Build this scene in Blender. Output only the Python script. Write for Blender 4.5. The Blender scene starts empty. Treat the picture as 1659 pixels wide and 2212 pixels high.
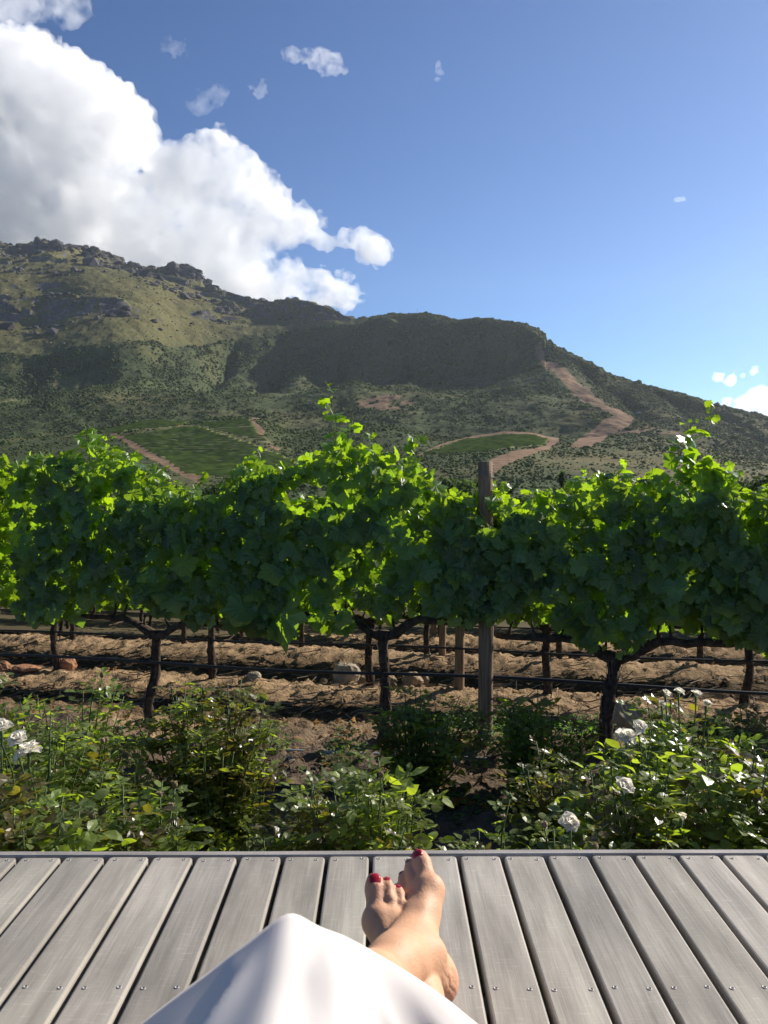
import bpy, math, random
import numpy as np
from mathutils import Vector, Matrix, noise as mnoise

S = bpy.context.scene
COL = S.collection
PI = math.pi

# ------------------------------------------------------------------ camera
EYE = 0.85                      # eye height over the deck boards (deck top is z = 0)
PITCH = math.radians(2.5)
cam = bpy.data.cameras.new("camera")
cam.sensor_fit = 'VERTICAL'
cam.sensor_height = 4.8
cam.lens = 4.8 * 0.8183
cam.clip_start = 0.02
cam.clip_end = 20000
cam.dof.use_dof = True
cam.dof.focus_distance = 4.0
cam.dof.aperture_fstop = 1.8
camo = bpy.data.objects.new("camera", cam)
camo.location = (0, 0, EYE)
camo.rotation_euler = (PI / 2 - PITCH, 0, 0)
COL.objects.link(camo)
S.camera = camo

# ------------------------------------------------------------------ sky and sun
SUN_EL, SUN_AZ = math.radians(29.5), math.radians(54)
world = bpy.data.worlds.new("World")
S.world = world
world.use_nodes = True
wn, wl = world.node_tree.nodes, world.node_tree.links
sky = wn.new('ShaderNodeTexSky')
sky.sky_type = 'NISHITA'
sky.sun_disc = False
sky.sun_elevation = SUN_EL
sky.sun_rotation = SUN_AZ
sky.altitude = 1200
sky.air_density = 1.0
sky.dust_density = 0.4
sky.ozone_density = 6.0
gam = wn.new('ShaderNodeGamma')
gam.inputs[1].default_value = 1.2
wl.new(sky.outputs[0], gam.inputs[0])
wl.new(gam.outputs[0], wn['Background'].inputs[0])
wn['Background'].inputs[1].default_value = 0.053
sun = bpy.data.lights.new("sun", 'SUN')
sun.energy = 5.0
sun.angle = math.radians(0.53)
sun.color = (1.0, 0.93, 0.82)
suno = bpy.data.objects.new("sun", sun)
sdir = Vector((math.sin(SUN_AZ) * math.cos(SUN_EL), math.cos(SUN_AZ) * math.cos(SUN_EL), math.sin(SUN_EL)))
suno.rotation_euler = sdir.to_track_quat('Z', 'Y').to_euler()
suno.location = sdir * 50
COL.objects.link(suno)

S.view_settings.view_transform = 'Standard'
S.view_settings.look = 'None'
S.view_settings.exposure = 0.68
S.view_settings.gamma = 1
S.view_settings.use_curve_mapping = False
S.cycles.max_bounces = 12
S.cycles.diffuse_bounces = 4
S.cycles.glossy_bounces = 3
S.cycles.transmission_bounces = 4
S.cycles.volume_bounces = 48
S.cycles.transparent_max_bounces = 12
S.cycles.sample_clamp_indirect = 6
S.cycles.use_denoising = True
S.cycles.use_adaptive_sampling = True
S.cycles.adaptive_threshold = 0.015

# ------------------------------------------------------------------ helpers
FD = 1810.0                     # focal length in units of a 1659 x 2212 view


def ray(xd, yd):
    """tangents x/y and z/y of the direction seen at a point of the 1659 x 2212 view"""
    dx, dy = (np.asarray(xd, float) - 829.5) / FD, (1106 - np.asarray(yd, float)) / FD
    fy = math.cos(PITCH) + dy * math.sin(PITCH)
    fz = -math.sin(PITCH) + dy * math.cos(PITCH)
    return dx / fy, fz / fy


def at(xd, yd, y):
    u, v = ray(xd, yd)
    return Vector((float(u) * y, y, EYE + float(v) * y))


def project(x, y, z):
    z = z - EYE
    d = y * math.cos(PITCH) - z * math.sin(PITCH)
    up = y * math.sin(PITCH) + z * math.cos(PITCH)
    return 829.5 + x / d * FD, 1106 - up / d * FD


def tag(o, label=None, cat=None, group=None, kind=None):
    if label: o['label'] = label
    if cat: o['category'] = cat
    if group: o['group'] = group
    if kind: o['kind'] = kind
    return o


def empty(name, loc=(0, 0, 0), rz=0):
    o = bpy.data.objects.new(name, None)
    o.empty_display_size = 0.1
    o.location = loc
    o.rotation_euler = (0, 0, rz)
    COL.objects.link(o)
    return o


def np_mesh(name, V, F, mat=None, parent=None, smooth=False, color=None, uv=None, loc=None):
    """one mesh object from arrays: V (n,3), F (m,k) or a list of such arrays"""
    V = np.asarray(V, np.float32)
    groups = [np.asarray(f, np.int32) for f in (F if isinstance(F, (list, tuple)) else [F]) if len(f)]
    me = bpy.data.meshes.new(name)
    nl = sum(g.size for g in groups)
    nf = sum(len(g) for g in groups)
    me.vertices.add(len(V))
    me.vertices.foreach_set('co', V.ravel())
    me.loops.add(nl)
    me.polygons.add(nf)
    li = np.concatenate([g.ravel() for g in groups])
    tot = np.concatenate([np.full(len(g), g.shape[1], np.int32) for g in groups])
    st = np.concatenate([[0], np.cumsum(tot)[:-1]]).astype(np.int32)
    me.loops.foreach_set('vertex_index', li)
    me.polygons.foreach_set('loop_start', st)
    me.polygons.foreach_set('loop_total', tot)
    me.polygons.foreach_set('use_smooth', np.full(nf, bool(smooth)))
    if color is not None:
        a = me.attributes.new('tint', 'FLOAT_COLOR', 'POINT')
        c = np.ones((len(V), 4), np.float32)
        c[:, :color.shape[1]] = color
        a.data.foreach_set('color', c.ravel())
    if uv is not None:
        a = me.uv_layers.new(name='UVMap')
        a.data.foreach_set('uv', np.asarray(uv, np.float32)[li].ravel())
    me.update(calc_edges=True)
    me.validate()
    o = bpy.data.objects.new(name, me)
    if mat: me.materials.append(mat)
    if parent: o.parent = parent
    if loc is not None: o.location = loc
    COL.objects.link(o)
    return o


class MB:
    """collects geometry for ONE mesh object"""
    def __init__(self):
        self.V, self.F, self.C, self.UV, self.n = [], {}, [], [], 0

    def add(self, V, F, tint=(1, 1, 1), uv=None):
        V = np.asarray(V, float)
        fs = F if isinstance(F, list) and len(F) and isinstance(F[0], np.ndarray) and F[0].ndim == 2 else [np.asarray(F)]
        for f in fs:
            if len(f): self.F.setdefault(f.shape[1], []).append(f + self.n)
        self.V.append(V)
        t = np.asarray(tint, float)
        self.C.append(np.tile(t, (len(V), 1)) if t.ndim == 1 else t)
        self.UV.append(np.zeros((len(V), 2)) if uv is None else uv)
        self.n += len(V)
        return self

    def build(self, name, mat=None, parent=None, smooth=False, loc=None):
        return np_mesh(name, np.concatenate(self.V), [np.concatenate(v) for v in self.F.values()], mat, parent, smooth,
                       np.concatenate(self.C), np.concatenate(self.UV), loc)

    def tube(self, P, R, n=8, tint=(1, 1, 1), cap=True, rough=0.0, rng=None):
        P = np.asarray(P, float)
        m = len(P)
        R = np.broadcast_to(np.asarray(R, float), (m,))
        T = np.gradient(P, axis=0)
        T /= np.linalg.norm(T, axis=1)[:, None] + 1e-9
        a = np.array([0.0, 0, 1]) if abs(T[0][2]) < 0.8 else np.array([1.0, 0, 0])
        V = []
        for i in range(m):
            b = np.cross(T[i], a); b /= np.linalg.norm(b) + 1e-9
            a = np.cross(b, T[i])
            th = np.arange(n) * 2 * PI / n
            r = R[i] * (1 + (rng.uniform(-rough, rough, n) if rng is not None else 0))
            V.append(P[i] + (np.cos(th) * r)[:, None] * a + (np.sin(th) * r)[:, None] * b)
        V = np.concatenate(V)
        i, j = np.meshgrid(np.arange(m - 1), np.arange(n), indexing='ij')
        k = (j + 1) % n
        F = np.stack([i * n + j, i * n + k, (i + 1) * n + k, (i + 1) * n + j], -1).reshape(-1, 4)
        s = np.concatenate([[0], np.cumsum(np.linalg.norm(np.diff(P, axis=0), axis=1))])
        uv = np.stack([np.tile(np.arange(n) / n, m), np.repeat(s, n)], -1)
        fs = [F]
        if cap:
            V = np.vstack([V, P[0], P[-1]]); uv = np.vstack([uv, [0.5, 0], [0.5, s[-1]]])
            q = np.arange(n)
            fs.append(np.vstack([np.stack([np.full(n, m * n), (q + 1) % n, q], -1),
                                 np.stack([np.full(n, m * n + 1), (m - 1) * n + q, (m - 1) * n + (q + 1) % n], -1)]))
        return self.add(V, fs, tint, uv)

    def box(self, c, s, tint=(1, 1, 1), R=None):
        c, s = np.asarray(c, float), np.asarray(s, float) / 2
        V = np.array([[x, y, z] for z in (-1, 1) for y in (-1, 1) for x in (-1, 1)], float) * s
        if R is not None: V = V @ np.asarray(R).T
        F = np.array([[0, 2, 3, 1], [4, 5, 7, 6], [0, 1, 5, 4], [2, 6, 7, 3], [0, 4, 6, 2], [1, 3, 7, 5]])
        return self.add(V + c, F, tint)


def copy_tree(o, parent=None):
    c = o.copy()
    COL.objects.link(c)
    c.parent = parent
    for ch in list(o.children): copy_tree(ch, c)
    return c


def hash2(ix, iy, seed):
    h = (ix.astype(np.int64) * 374761393 + iy.astype(np.int64) * 668265263 + seed * 974634777) & 0xffffffff
    h = ((h ^ (h >> 13)) * 1274126177) & 0xffffffff
    h = h ^ (h >> 16)
    return (h & 0xffffff) / float(0xffffff)


def vnoise(x, y, seed=0):
    ix, iy = np.floor(x), np.floor(y)
    fx, fy = x - ix, y - iy
    fx, fy = fx * fx * fx * (fx * (fx * 6 - 15) + 10), fy * fy * fy * (fy * (fy * 6 - 15) + 10)
    ix, iy = ix.astype(np.int64), iy.astype(np.int64)
    a, b = hash2(ix, iy, seed), hash2(ix + 1, iy, seed)
    c, d = hash2(ix, iy + 1, seed), hash2(ix + 1, iy + 1, seed)
    return (a + (b - a) * fx) * (1 - fy) + (c + (d - c) * fx) * fy


def fbm(x, y, oct=4, seed=0, gain=0.5):
    s, a, t = 0, 1.0, 0
    for k in range(oct):
        s = s + a * vnoise(x * 2 ** k + 17.3 * k, y * 2 ** k - 9.1 * k, seed + k)
        t += a
        a *= gain
    return s / t


def sstep(a, b, x):
    t = np.clip((x - a) / (b - a), 0, 1)
    return t * t * (3 - 2 * t)


def surface_nets(Fv, origin, h):
    """mesh of the zero level of a 3-D array (negative inside)"""
    s = Fv < 0
    nx, ny, nz = Fv.shape
    cnt = np.zeros((nx - 1, ny - 1, nz - 1), np.int8)
    for i in (0, 1):
        for j in (0, 1):
            for k in (0, 1):
                cnt += s[i:nx - 1 + i, j:ny - 1 + j, k:nz - 1 + k]
    act = (cnt > 0) & (cnt < 8)
    idx = np.argwhere(act)
    ID = np.full(act.shape, -1, np.int64)
    ID[act] = np.arange(len(idx))
    P = np.zeros((len(idx), 3)); W = np.zeros(len(idx))
    cs = [(i, j, k) for i in (0, 1) for j in (0, 1) for k in (0, 1)]
    for a in cs:
        for ax in range(3):
            if a[ax]: continue
            b = list(a); b[ax] = 1
            fa = Fv[idx[:, 0] + a[0], idx[:, 1] + a[1], idx[:, 2] + a[2]]
            fb = Fv[idx[:, 0] + b[0], idx[:, 1] + b[1], idx[:, 2] + b[2]]
            m = (fa < 0) != (fb < 0)
            t = np.where(m, fa / np.where(m, fa - fb, 1), 0)
            p = np.tile(np.array(a, float), (len(idx), 1)); p[:, ax] = t
            P[m] += p[m]; W[m] += 1
    V = origin + h * (idx + P / W[:, None])
    faces = []
    for ax in range(3):
        o1, o2 = [(1, 2), (2, 0), (0, 1)][ax]
        sl0 = [slice(None)] * 3; sl1 = [slice(None)] * 3
        sl0[ax] = slice(0, -1); sl1[ax] = slice(1, None)
        e = np.argwhere(s[tuple(sl0)] != s[tuple(sl1)])
        e = e[(e[:, o1] > 0) & (e[:, o2] > 0) & (e[:, o1] < Fv.shape[o1] - 1) & (e[:, o2] < Fv.shape[o2] - 1)]
        inside = s[e[:, 0], e[:, 1], e[:, 2]]
        def cell(d1, d2):
            q = e.copy(); q[:, o1] -= d1; q[:, o2] -= d2
            return ID[q[:, 0], q[:, 1], q[:, 2]]
        q = np.stack([cell(1, 1), cell(0, 1), cell(0, 0), cell(1, 0)], -1)
        q[~inside] = q[~inside][:, ::-1]
        faces.append(q)
    return V, np.concatenate(faces)


# ------------------------------------------------------------------ materials
def mat(name):
    m = bpy.data.materials.new(name)
    m.use_nodes = True
    nt = m.node_tree
    return m, nt.nodes, nt.links, nt.nodes['Principled BSDF']


def node(ns, kind, **kw):
    n = ns.new(kind)
    for k, v in kw.items(): setattr(n, k, v)
    return n


def tint_mat(name, rough=0.9, gain=(1, 1, 1), nscale=3.0, namp=0.25, bump=0.0, bscale=20.0, spec=0.2):
    """base colour = the mesh's own tint, broken up by noise; optional bump"""
    m, ns, ls, b = mat(name)
    at_ = node(ns, 'ShaderNodeAttribute', attribute_name='tint')
    tc = node(ns, 'ShaderNodeTexCoord')
    nz = node(ns, 'ShaderNodeTexNoise'); nz.inputs['Scale'].default_value = nscale; nz.inputs['Detail'].default_value = 5
    ls.new(tc.outputs['Object'], nz.inputs['Vector'])
    mr = node(ns, 'ShaderNodeMapRange'); mr.inputs[1].default_value = 0.3; mr.inputs[2].default_value = 0.7
    mr.inputs[3].default_value = 1 - namp; mr.inputs[4].default_value = 1 + namp
    ls.new(nz.outputs['Fac'], mr.inputs[0])
    mx = node(ns, 'ShaderNodeMix', data_type='RGBA', blend_type='MULTIPLY'); mx.inputs[0].default_value = 1
    ls.new(at_.outputs['Color'], mx.inputs[6])
    ls.new(mr.outputs[0], mx.inputs[7])
    ls.new(mx.outputs[2], b.inputs['Base Color'])
    b.inputs['Roughness'].default_value = rough
    b.inputs['Specular IOR Level'].default_value = spec
    if bump:
        n2 = node(ns, 'ShaderNodeTexNoise'); n2.inputs['Scale'].default_value = bscale; n2.inputs['Detail'].default_value = 6
        ls.new(tc.outputs['Object'], n2.inputs['Vector'])
        bp = node(ns, 'ShaderNodeBump'); bp.inputs['Strength'].default_value = 0.8; bp.inputs['Distance'].default_value = bump
        ls.new(n2.outputs['Fac'], bp.inputs['Height'])
        ls.new(bp.outputs[0], b.inputs['Normal'])
    return m


def leaf_mat(name, rough=0.45, trans=(0.55, 0.8, 0.12), tw=0.45, spec=0.35):
    """a leaf: its own tint reflected, brighter and yellower light passing through"""
    m, ns, ls, b = mat(name)
    a = node(ns, 'ShaderNodeAttribute', attribute_name='tint')
    ls.new(a.outputs['Color'], b.inputs['Base Color'])
    b.inputs['Roughness'].default_value = rough
    b.inputs['Specular IOR Level'].default_value = spec
    tr = node(ns, 'ShaderNodeBsdfTranslucent')
    mx = node(ns, 'ShaderNodeMix', data_type='RGBA', blend_type='MULTIPLY'); mx.inputs[0].default_value = 1
    mx.inputs[7].default_value = (trans[0] * 5, trans[1] * 5, trans[2] * 5, 1)
    ls.new(a.outputs['Color'], mx.inputs[6])
    ls.new(mx.outputs[2], tr.inputs['Color'])
    ms = node(ns, 'ShaderNodeMixShader'); ms.inputs[0].default_value = tw
    ls.new(b.outputs[0], ms.inputs[1]); ls.new(tr.outputs[0], ms.inputs[2])
    ls.new(ms.outputs[0], ns['Material Output'].inputs['Surface'])
    return m


def volume_mat(name, color, density, anis, noisy=None):
    m = bpy.data.materials.new(name)
    m.use_nodes = True
    ns, ls = m.node_tree.nodes, m.node_tree.links
    ns.remove(ns['Principled BSDF'])
    v = ns.new('ShaderNodeVolumePrincipled')
    v.inputs['Color'].default_value = (*color, 1)
    v.inputs['Density'].default_value = density
    v.inputs['Anisotropy'].default_value = anis
    if noisy:
        sc, lo, hi = noisy
        tc = ns.new('ShaderNodeTexCoord')
        nz = ns.new('ShaderNodeTexNoise'); nz.inputs['Scale'].default_value = sc; nz.inputs['Detail'].default_value = 4
        nz.inputs['Roughness'].default_value = 0.6
        ls.new(tc.outputs['Object'], nz.inputs['Vector'])
        mr = ns.new('ShaderNodeMapRange'); mr.interpolation_type = 'SMOOTHSTEP'
        mr.inputs[1].default_value = lo; mr.inputs[2].default_value = hi
        mr.inputs[3].default_value = 0; mr.inputs[4].default_value = density
        ls.new(nz.outputs['Fac'], mr.inputs[0])
        ls.new(mr.outputs[0], v.inputs['Density'])
    ls.new(v.outputs[0], ns['Material Output'].inputs['Volume'])
    return m

# ------------------------------------------------------------------ mountain, knolls and valley: one heightfield in polar steps
def line(keys):
    k = np.array(keys, float)
    u, v = ray(k[:, 0], k[:, 1])
    o = np.argsort(u)
    return lambda uu: np.interp(uu, u[o], v[o])


def depth(keys):
    k = np.array(keys, float)
    u, _ = ray(k[:, 0], np.full(len(k), 900.0))
    return lambda uu: np.interp(uu, u, k[:, 1])


SKYL = [(-900, 470), (-400, 500), (-150, 520), (0, 527), (20, 529), (64, 528), (94, 518.5), (121, 531), (149, 529), (196, 541), (233, 546), (258, 556), (268, 568),
        (285, 568), (303, 572), (337, 578), (365, 573), (417, 577), (434, 585), (446, 610), (476, 622), (496, 640), (526, 647), (560, 652),
        (595, 647), (637, 647), (660, 655), (694, 665), (719, 677), (744, 691), (768, 693), (816, 683.5), (854, 681), (883, 680), (921, 678),
        (945, 683), (975, 690), (1047, 693), (1090, 698), (1138, 701), (1163, 710), (1176, 722), (1179, 733), (1214, 754), (1273, 784),
        (1326, 811), (1369, 825), (1412, 840), (1455, 850), (1504, 864.5), (1541, 878), (1606, 891), (1659, 906), (1760, 930), (2100, 985), (2700, 1010)]
CREST = [(-900, 800), (-400, 790), (0, 757), (100, 765), (174, 747), (238, 737), (337, 734), (372, 752), (420, 745), (471, 737), (595, 717), (694, 704), (744, 698)] + \
        [(x, y + 5) for x, y in SKYL if x > 750]
MID = [(-900, 870), (-400, 860), (0, 838), (174, 838), (300, 842), (400, 835), (471, 830), (595, 834), (744, 822), (900, 800), (1000, 792), (1100, 785), (1176, 790), (1273, 822),
       (1400, 868), (1659, 930), (2100, 1000), (2700, 1020)]
FOOT = [(-900, 900), (0, 872), (300, 862), (471, 850), (600, 850), (750, 838), (900, 842), (1100, 858), (1176, 862), (1300, 885), (1400, 905), (1659, 962), (2100, 1012), (2700, 1024)]
KNOLL = [(-900, 965), (0, 950), (100, 945), (200, 928), (330, 912), (400, 918), (470, 909), (540, 904), (580, 908), (620, 940), (700, 935), (800, 926), (850, 926), (930, 948), (1000, 946),
         (1090, 933), (1150, 936), (1200, 950), (1300, 945), (1400, 942), (1500, 958), (1659, 1000), (2100, 1020), (2700, 1026)]
LOW = [(-900, 1018), (200, 1015), (600, 1012), (800, 1010), (900, 990), (1100, 985), (1200, 1000), (1659, 1022), (2700, 1030)]
zS = depth([(-900, 1700), (-400, 1740), (0, 1780), (450, 1800), (744, 1560), (768, 1530), (1000, 1290), (1176, 1040), (1400, 930), (1659, 830), (2100, 740), (2700, 700)])
zC = depth([(-900, 1080), (-400, 1100), (0, 1130), (174, 1150), (260, 1165), (337, 1200), (400, 1275), (471, 1370), (595, 1435), (744, 1420), (1000, 1240), (1176, 1000), (1400, 890), (1659, 790), (2100, 700), (2700, 660)])
zM = depth([(-900, 1000), (-400, 1015), (0, 1045), (174, 1065), (260, 1078), (337, 1105), (400, 1175), (471, 1255), (595, 1310), (744, 1285), (1000, 1120), (1176, 905), (1400, 810), (1659, 720), (2100, 640), (2700, 600)])
zF = depth([(-900, 800), (0, 830), (400, 880), (744, 900), (1000, 840), (1176, 780), (1400, 680), (1659, 610), (2100, 560), (2700, 540)])
zK = depth([(-900, 560), (700, 560), (1000, 530), (1176, 510), (1400, 500), (1659, 470), (2700, 440)])

ncf = 960
uc = np.concatenate([np.linspace(-1.15, -0.49, 110)[:-1], np.linspace(-0.49, 0.49, ncf), np.linspace(0.49, 1.15, 110)[1:]])
vS, vC, vM, vF, vK, vL = [line(k)(uc) for k in (SKYL, CREST, MID, FOOT, KNOLL, LOW)]


def soft(f, w):
    k = np.linspace(-2.5 * w, 2.5 * w, 61)
    g = np.exp(-0.5 * (k / w) ** 2); g /= g.sum()
    return sum(gi * f(uc + ki) for gi, ki in zip(g, k))


ZS, ZC, ZM, ZF, ZK = [soft(f, 0.036) for f in (zS, zC, zM, zF, zK)]
vC, vM, vF, vK = [soft(line(k), 0.010) for k in (CREST, MID, FOOT, KNOLL)]
vSd = vS
vS = np.where(uc < ray(744, 700)[0], soft(line(SKYL), 0.03), vSd)
vS = vS + (vSd - vS) * sstep(*[float(ray(q, 700)[0]) for q in (700, 744)], uc)
vC = np.where(uc > ray(744, 700)[0], np.minimum(vC, vS - 0.003), vC)
one = np.ones_like(uc)
knZ = [13 * one, 60 * one, 180 * one, 330 * one, ZK, ZK + 70, ZF, ZM, ZC, np.maximum(ZS, ZC + 25), np.maximum(ZS, ZC + 25) + 120, np.maximum(ZS, ZC + 25) + 900]
knz = [-2.83 * one, -6.5 * one, -7.5 * one, 330 * vL, ZK * vK, ZK * vK - 6, ZF * vF, ZM * vM, ZC * vC, knZ[9] * vS, knZ[9] * vS - 40, knZ[9] * vS - 330]
cnt = [24, 30, 110, 150, 24, 120, 150, 120, 150, 14, 8]
knZ, knz = np.stack(knZ, 1), np.stack(knz, 1)


def pchip_rows(X, Y, q, seg):
    """monotone cubic through the knots of every row, at fraction q of segment seg"""
    h = np.diff(X, axis=1); d = np.diff(Y, axis=1) / h
    m = np.zeros_like(Y)
    w1, w2 = 2 * h[:, 1:] + h[:, :-1], h[:, 1:] + 2 * h[:, :-1]
    same = d[:, :-1] * d[:, 1:] > 0
    with np.errstate(divide='ignore', invalid='ignore'):
        hm = (w1 + w2) / (w1 / d[:, :-1] + w2 / d[:, 1:])
    m[:, 1:-1] = np.where(same, hm, 0)
    m[:, 0], m[:, -1] = d[:, 0], d[:, -1]
    m[:, 9] = np.where(vS > .1, vS, m[:, 9])       # the skyline is where the slope meets the line of sight
    h0 = h[:, seg]
    t = q
    return (Y[:, seg] * (2 * t ** 3 - 3 * t ** 2 + 1) + h0 * m[:, seg] * (t ** 3 - 2 * t ** 2 + t)
            + Y[:, seg + 1] * (-2 * t ** 3 + 3 * t ** 2) + h0 * m[:, seg + 1] * (t ** 3 - t ** 2))


rows_z, rows_h, rows_s = [], [], []
for s_, n_ in enumerate(cnt):
    for i_ in range(n_ + (s_ == len(cnt) - 1)):
        q = i_ / n_
        rows_z.append(knZ[:, s_] * (1 - q) + knZ[:, s_ + 1] * q)
        rows_h.append(pchip_rows(knZ, knz, q, s_))
        rows_s.append(s_ + q)
TY, TZ = np.array(rows_z), np.array(rows_h) + EYE
TS = np.array(rows_s)[:, None] * np.ones_like(TY)
TX = TY * uc[None, :]
gx, gy = project(TX, TY, TZ)     # only used to lay the tracks and plots out on the land
# relief: gullies down the scarp, rock steps on the upper slopes, small roughness
win = sstep(5.6, 6.6, TS) * (1 - sstep(7.75, 8.0, TS))
gul = np.abs(fbm(TX / 95 + 0.4 * fbm(TX / 60, TY / 200, 3, 5), TY / 420, 3, 11) - 0.5) * 2
TZ += win * (gul - 0.35) * 42 * np.clip((TX + 900) / 300, 0.5, 1) * np.clip((520 - TX) / 260, 0.25, 1)
TZ += ((vSd - vS) * knZ[:, 9])[None] * sstep(8.72, 8.99, TS) * (1 - sstep(9.3, 9.9, TS))
leftup = sstep(8.0, 8.12, TS) * (1 - sstep(8.5, 8.8, TS)) * sstep(820, 620, gx)
rk = fbm(TX / 150 + 3, TS * 9 + TX / 500, 5, 31)
stepz = sstep(0.50, 0.53, rk) + sstep(0.58, 0.60, rk) + sstep(0.65, 0.67, rk)
hi = 0.8 + 0.4 * sstep(8.45, 8.95, TS)
patchy = sstep(0.38, 0.52, fbm(TX / 210, TY / 120, 3, 37))
rk = rk + 0.03 * (fbm(TX / 12, TY / 12, 2, 33) - 0.5)
TZ += leftup * patchy * (stepz * 11 * hi - 7 * hi) * np.clip(sstep(8.05, 8.3, TS), 0, 1)
cragx = sstep(.30, .55, fbm(TX / 70 + 5, TX * 0 + 2, 4, 135)) * sstep(500, 430, gx) + .6 * sstep(560, 600, gx) * sstep(700, 640, gx) * sstep(.3, .5, fbm(TX / 40, TX * 0 + 8, 3, 136))
TZ -= 17 * cragx * sstep(8.45, 8.86, TS) * (1 - sstep(8.885 + .03 * fbm(TX / 20, TY * 0, 3, 137), 8.94, TS))
top = sstep(8.80, 8.93, TS) * (1 - sstep(9.0, 9.2, TS)) * sstep(820, 700, gx)
rk2 = fbm(TX / 26, TY / 55, 4, 77)
TZ += top * (np.abs(rk2 - 0.5) * 15 - 3)
rough_amp = sstep(2.5, 5.5, TS)
TZ += rough_amp * (fbm(TX / 14, TY / 14, 3, 3) - 0.5) * 3.5
TZ += rough_amp * (1 - sstep(9, 9.3, TS)) * (fbm(TX / 60, TY / 60, 3, 8) - 0.5) * 9 * (1 - sstep(8.7, 8.95, TS) * (gx > 744))
TZ += (1 - sstep(2.9, 3.5, TS)) * (fbm(TX / 9, TY / 9, 3, 21) - 0.5) * 0.5 * sstep(0, 0.5, TS)


def inside(px, py, poly):
    poly = np.array(poly, float)
    r = np.zeros(px.shape, bool)
    j = len(poly) - 1
    for i in range(len(poly)):
        xi, yi, xj, yj = *poly[i], *poly[j]
        c = ((yi > py) != (yj > py)) & (px < (xj - xi) * (py - yi) / ((yj - yi) + 1e-12) + xi)
        r ^= c
        j = i
    return r


def near_path(px, py, pts):
    """distance to a polyline minus its half width, both given in (x, y, half width)"""
    best = np.full(px.shape, 1e9)
    for (x0, y0, w0), (x1, y1, w1) in zip(pts[:-1], pts[1:]):
        dx, dy = x1 - x0, y1 - y0
        t = np.clip(((px - x0) * dx + (py - y0) * dy) / (dx * dx + dy * dy), 0, 1)
        best = np.minimum(best, np.hypot(px - x0 - t * dx, py - y0 - t * dy) - (w0 + (w1 - w0) * t))
    return best


jx = gx + (fbm(TX / 9, TY / 9, 3, 61) - 0.5) * 5
jy = gy + (fbm(TX / 9, TY / 9, 3, 62) - 0.5) * 4
front = TS < 7.99
ROAD = [(1164, 736, 8), (1178, 765, 12), (1208, 800, 14), (1250, 838, 13), (1300, 872, 12), (1352, 896, 12)]
ROAD2 = [(1352, 896, 15), (1312, 925, 17), (1272, 950, 17), (1240, 970, 10)]
TRACKS = [[(238, 936, 4), (262, 948, 5), (300, 972, 6), (345, 995, 6), (380, 1012, 8), (430, 1036, 8)],
          [(590, 902, 1), (545, 906, 3), (552, 918, 4), (566, 932, 5), (556, 944, 3)],
          [(905, 982, 2), (960, 958, 2), (1010, 944, 2), (1090, 931, 3), (1160, 936, 6), (1200, 948, 8), (1180, 968, 6), (1150, 975, 3)],
          [(1165, 972, 4), (1110, 985, 10), (1070, 1003, 14), (1055, 1020, 14)],
          [(378, 920, 3), (392, 922, 4)], [(578, 962, 2), (602, 970, 3)]]
road = front & ((near_path(jx, jy, ROAD) < 0) | (near_path(jx, jy, ROAD2) < 0)) & (TS > 3.4)
track = np.zeros_like(road)
for tk in TRACKS: track |= near_path(gx + (jx - gx) * 0.4, gy + (jy - gy) * 0.4, tk) < 0
track &= (TS > 2.6) & (TS < 5.0)
bare = front & (TS > 4) & (inside(jx, jy, [(770, 868), (850, 850), (905, 866), (860, 884), (800, 890)]) | inside(jx, jy, [(1290, 935), (1400, 905), (1480, 930), (1400, 960), (1300, 962)])
                           | inside(jx, jy, [(1160, 1015), (1240, 1000), (1320, 1030), (1250, 1060), (1170, 1050)])) & (fbm(TX / 10, TY / 10, 3, 91) > 0.45)
plot_a = inside(gx, gy, [(218, 930), (330, 909), (412, 912), (398, 922), (300, 930), (228, 940)]) & (TS > 3.5) & (TS < 4.3)
plot_b = inside(gx, gy, [(262, 944), (405, 922), (430, 925), (520, 948), (580, 970), (660, 1005), (560, 1040), (400, 1024), (350, 988), (300, 966)]) & (TS > 2.4) & (TS < 4.1)
plot_c = inside(gx, gy, [(420, 921), (470, 911), (540, 905), (548, 920), (562, 934), (590, 960), (520, 944)]) & (TS > 3.0) & (TS < 4.3)
plot_d = inside(gx, gy, [(912, 980), (1000, 949), (1090, 936), (1155, 940), (1185, 950), (1172, 962), (1090, 972), (1000, 978)]) & (TS > 2.6) & (TS < 4.3)
plot = plot_a | plot_b | plot_c | plot_d
soil = road | track | bare

nrm_z = np.gradient(TZ, axis=0) / np.maximum(np.gradient(TY, axis=0), 0.05)
n1 = fbm(TX / 22, TY / 22, 4, 41)[..., None]
n2 = fbm(TX / 70, TY / 70, 4, 42)[..., None]
up = (sstep(7.9, 8.1, TS) * sstep(900, 700, gx))[..., None]
scrub_c = np.array([.060, .076, .034]) * (0.75 + 0.6 * n1) + np.array([.045, .03, .012]) * sstep(0.5, 0.75, n2)
grass_c = np.array([.115, .112, .052]) * (0.75 + 0.5 * n1) + np.array([.03, .018, .0]) * n2
tcol = scrub_c * (1 - up) + grass_c * up
rightside = (sstep(1190, 1330, gx) * (TS > 4.2))[..., None]
tcol = tcol * (1 - rightside) + (np.array([.085, .085, .036]) * (0.7 + 0.6 * n1)) * rightside
lowr = (sstep(1000, 1200, gx) * (TS < 4.8) * (TS > 2.4))[..., None]
tcol = tcol + lowr * np.array([.05, .028, .014]) * sstep(0.42, 0.6, n2)
rocky = ((nrm_z > 0.85) & (TS > 8.02) & (TS < 9.05) & (gx < 800) & (fbm(TX / 9, TS * 60, 3, 44) > .43))[..., None]
tcol = np.where(rocky, np.array([.115, .108, .105]) * (0.6 + 0.9 * n1), tcol)
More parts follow.
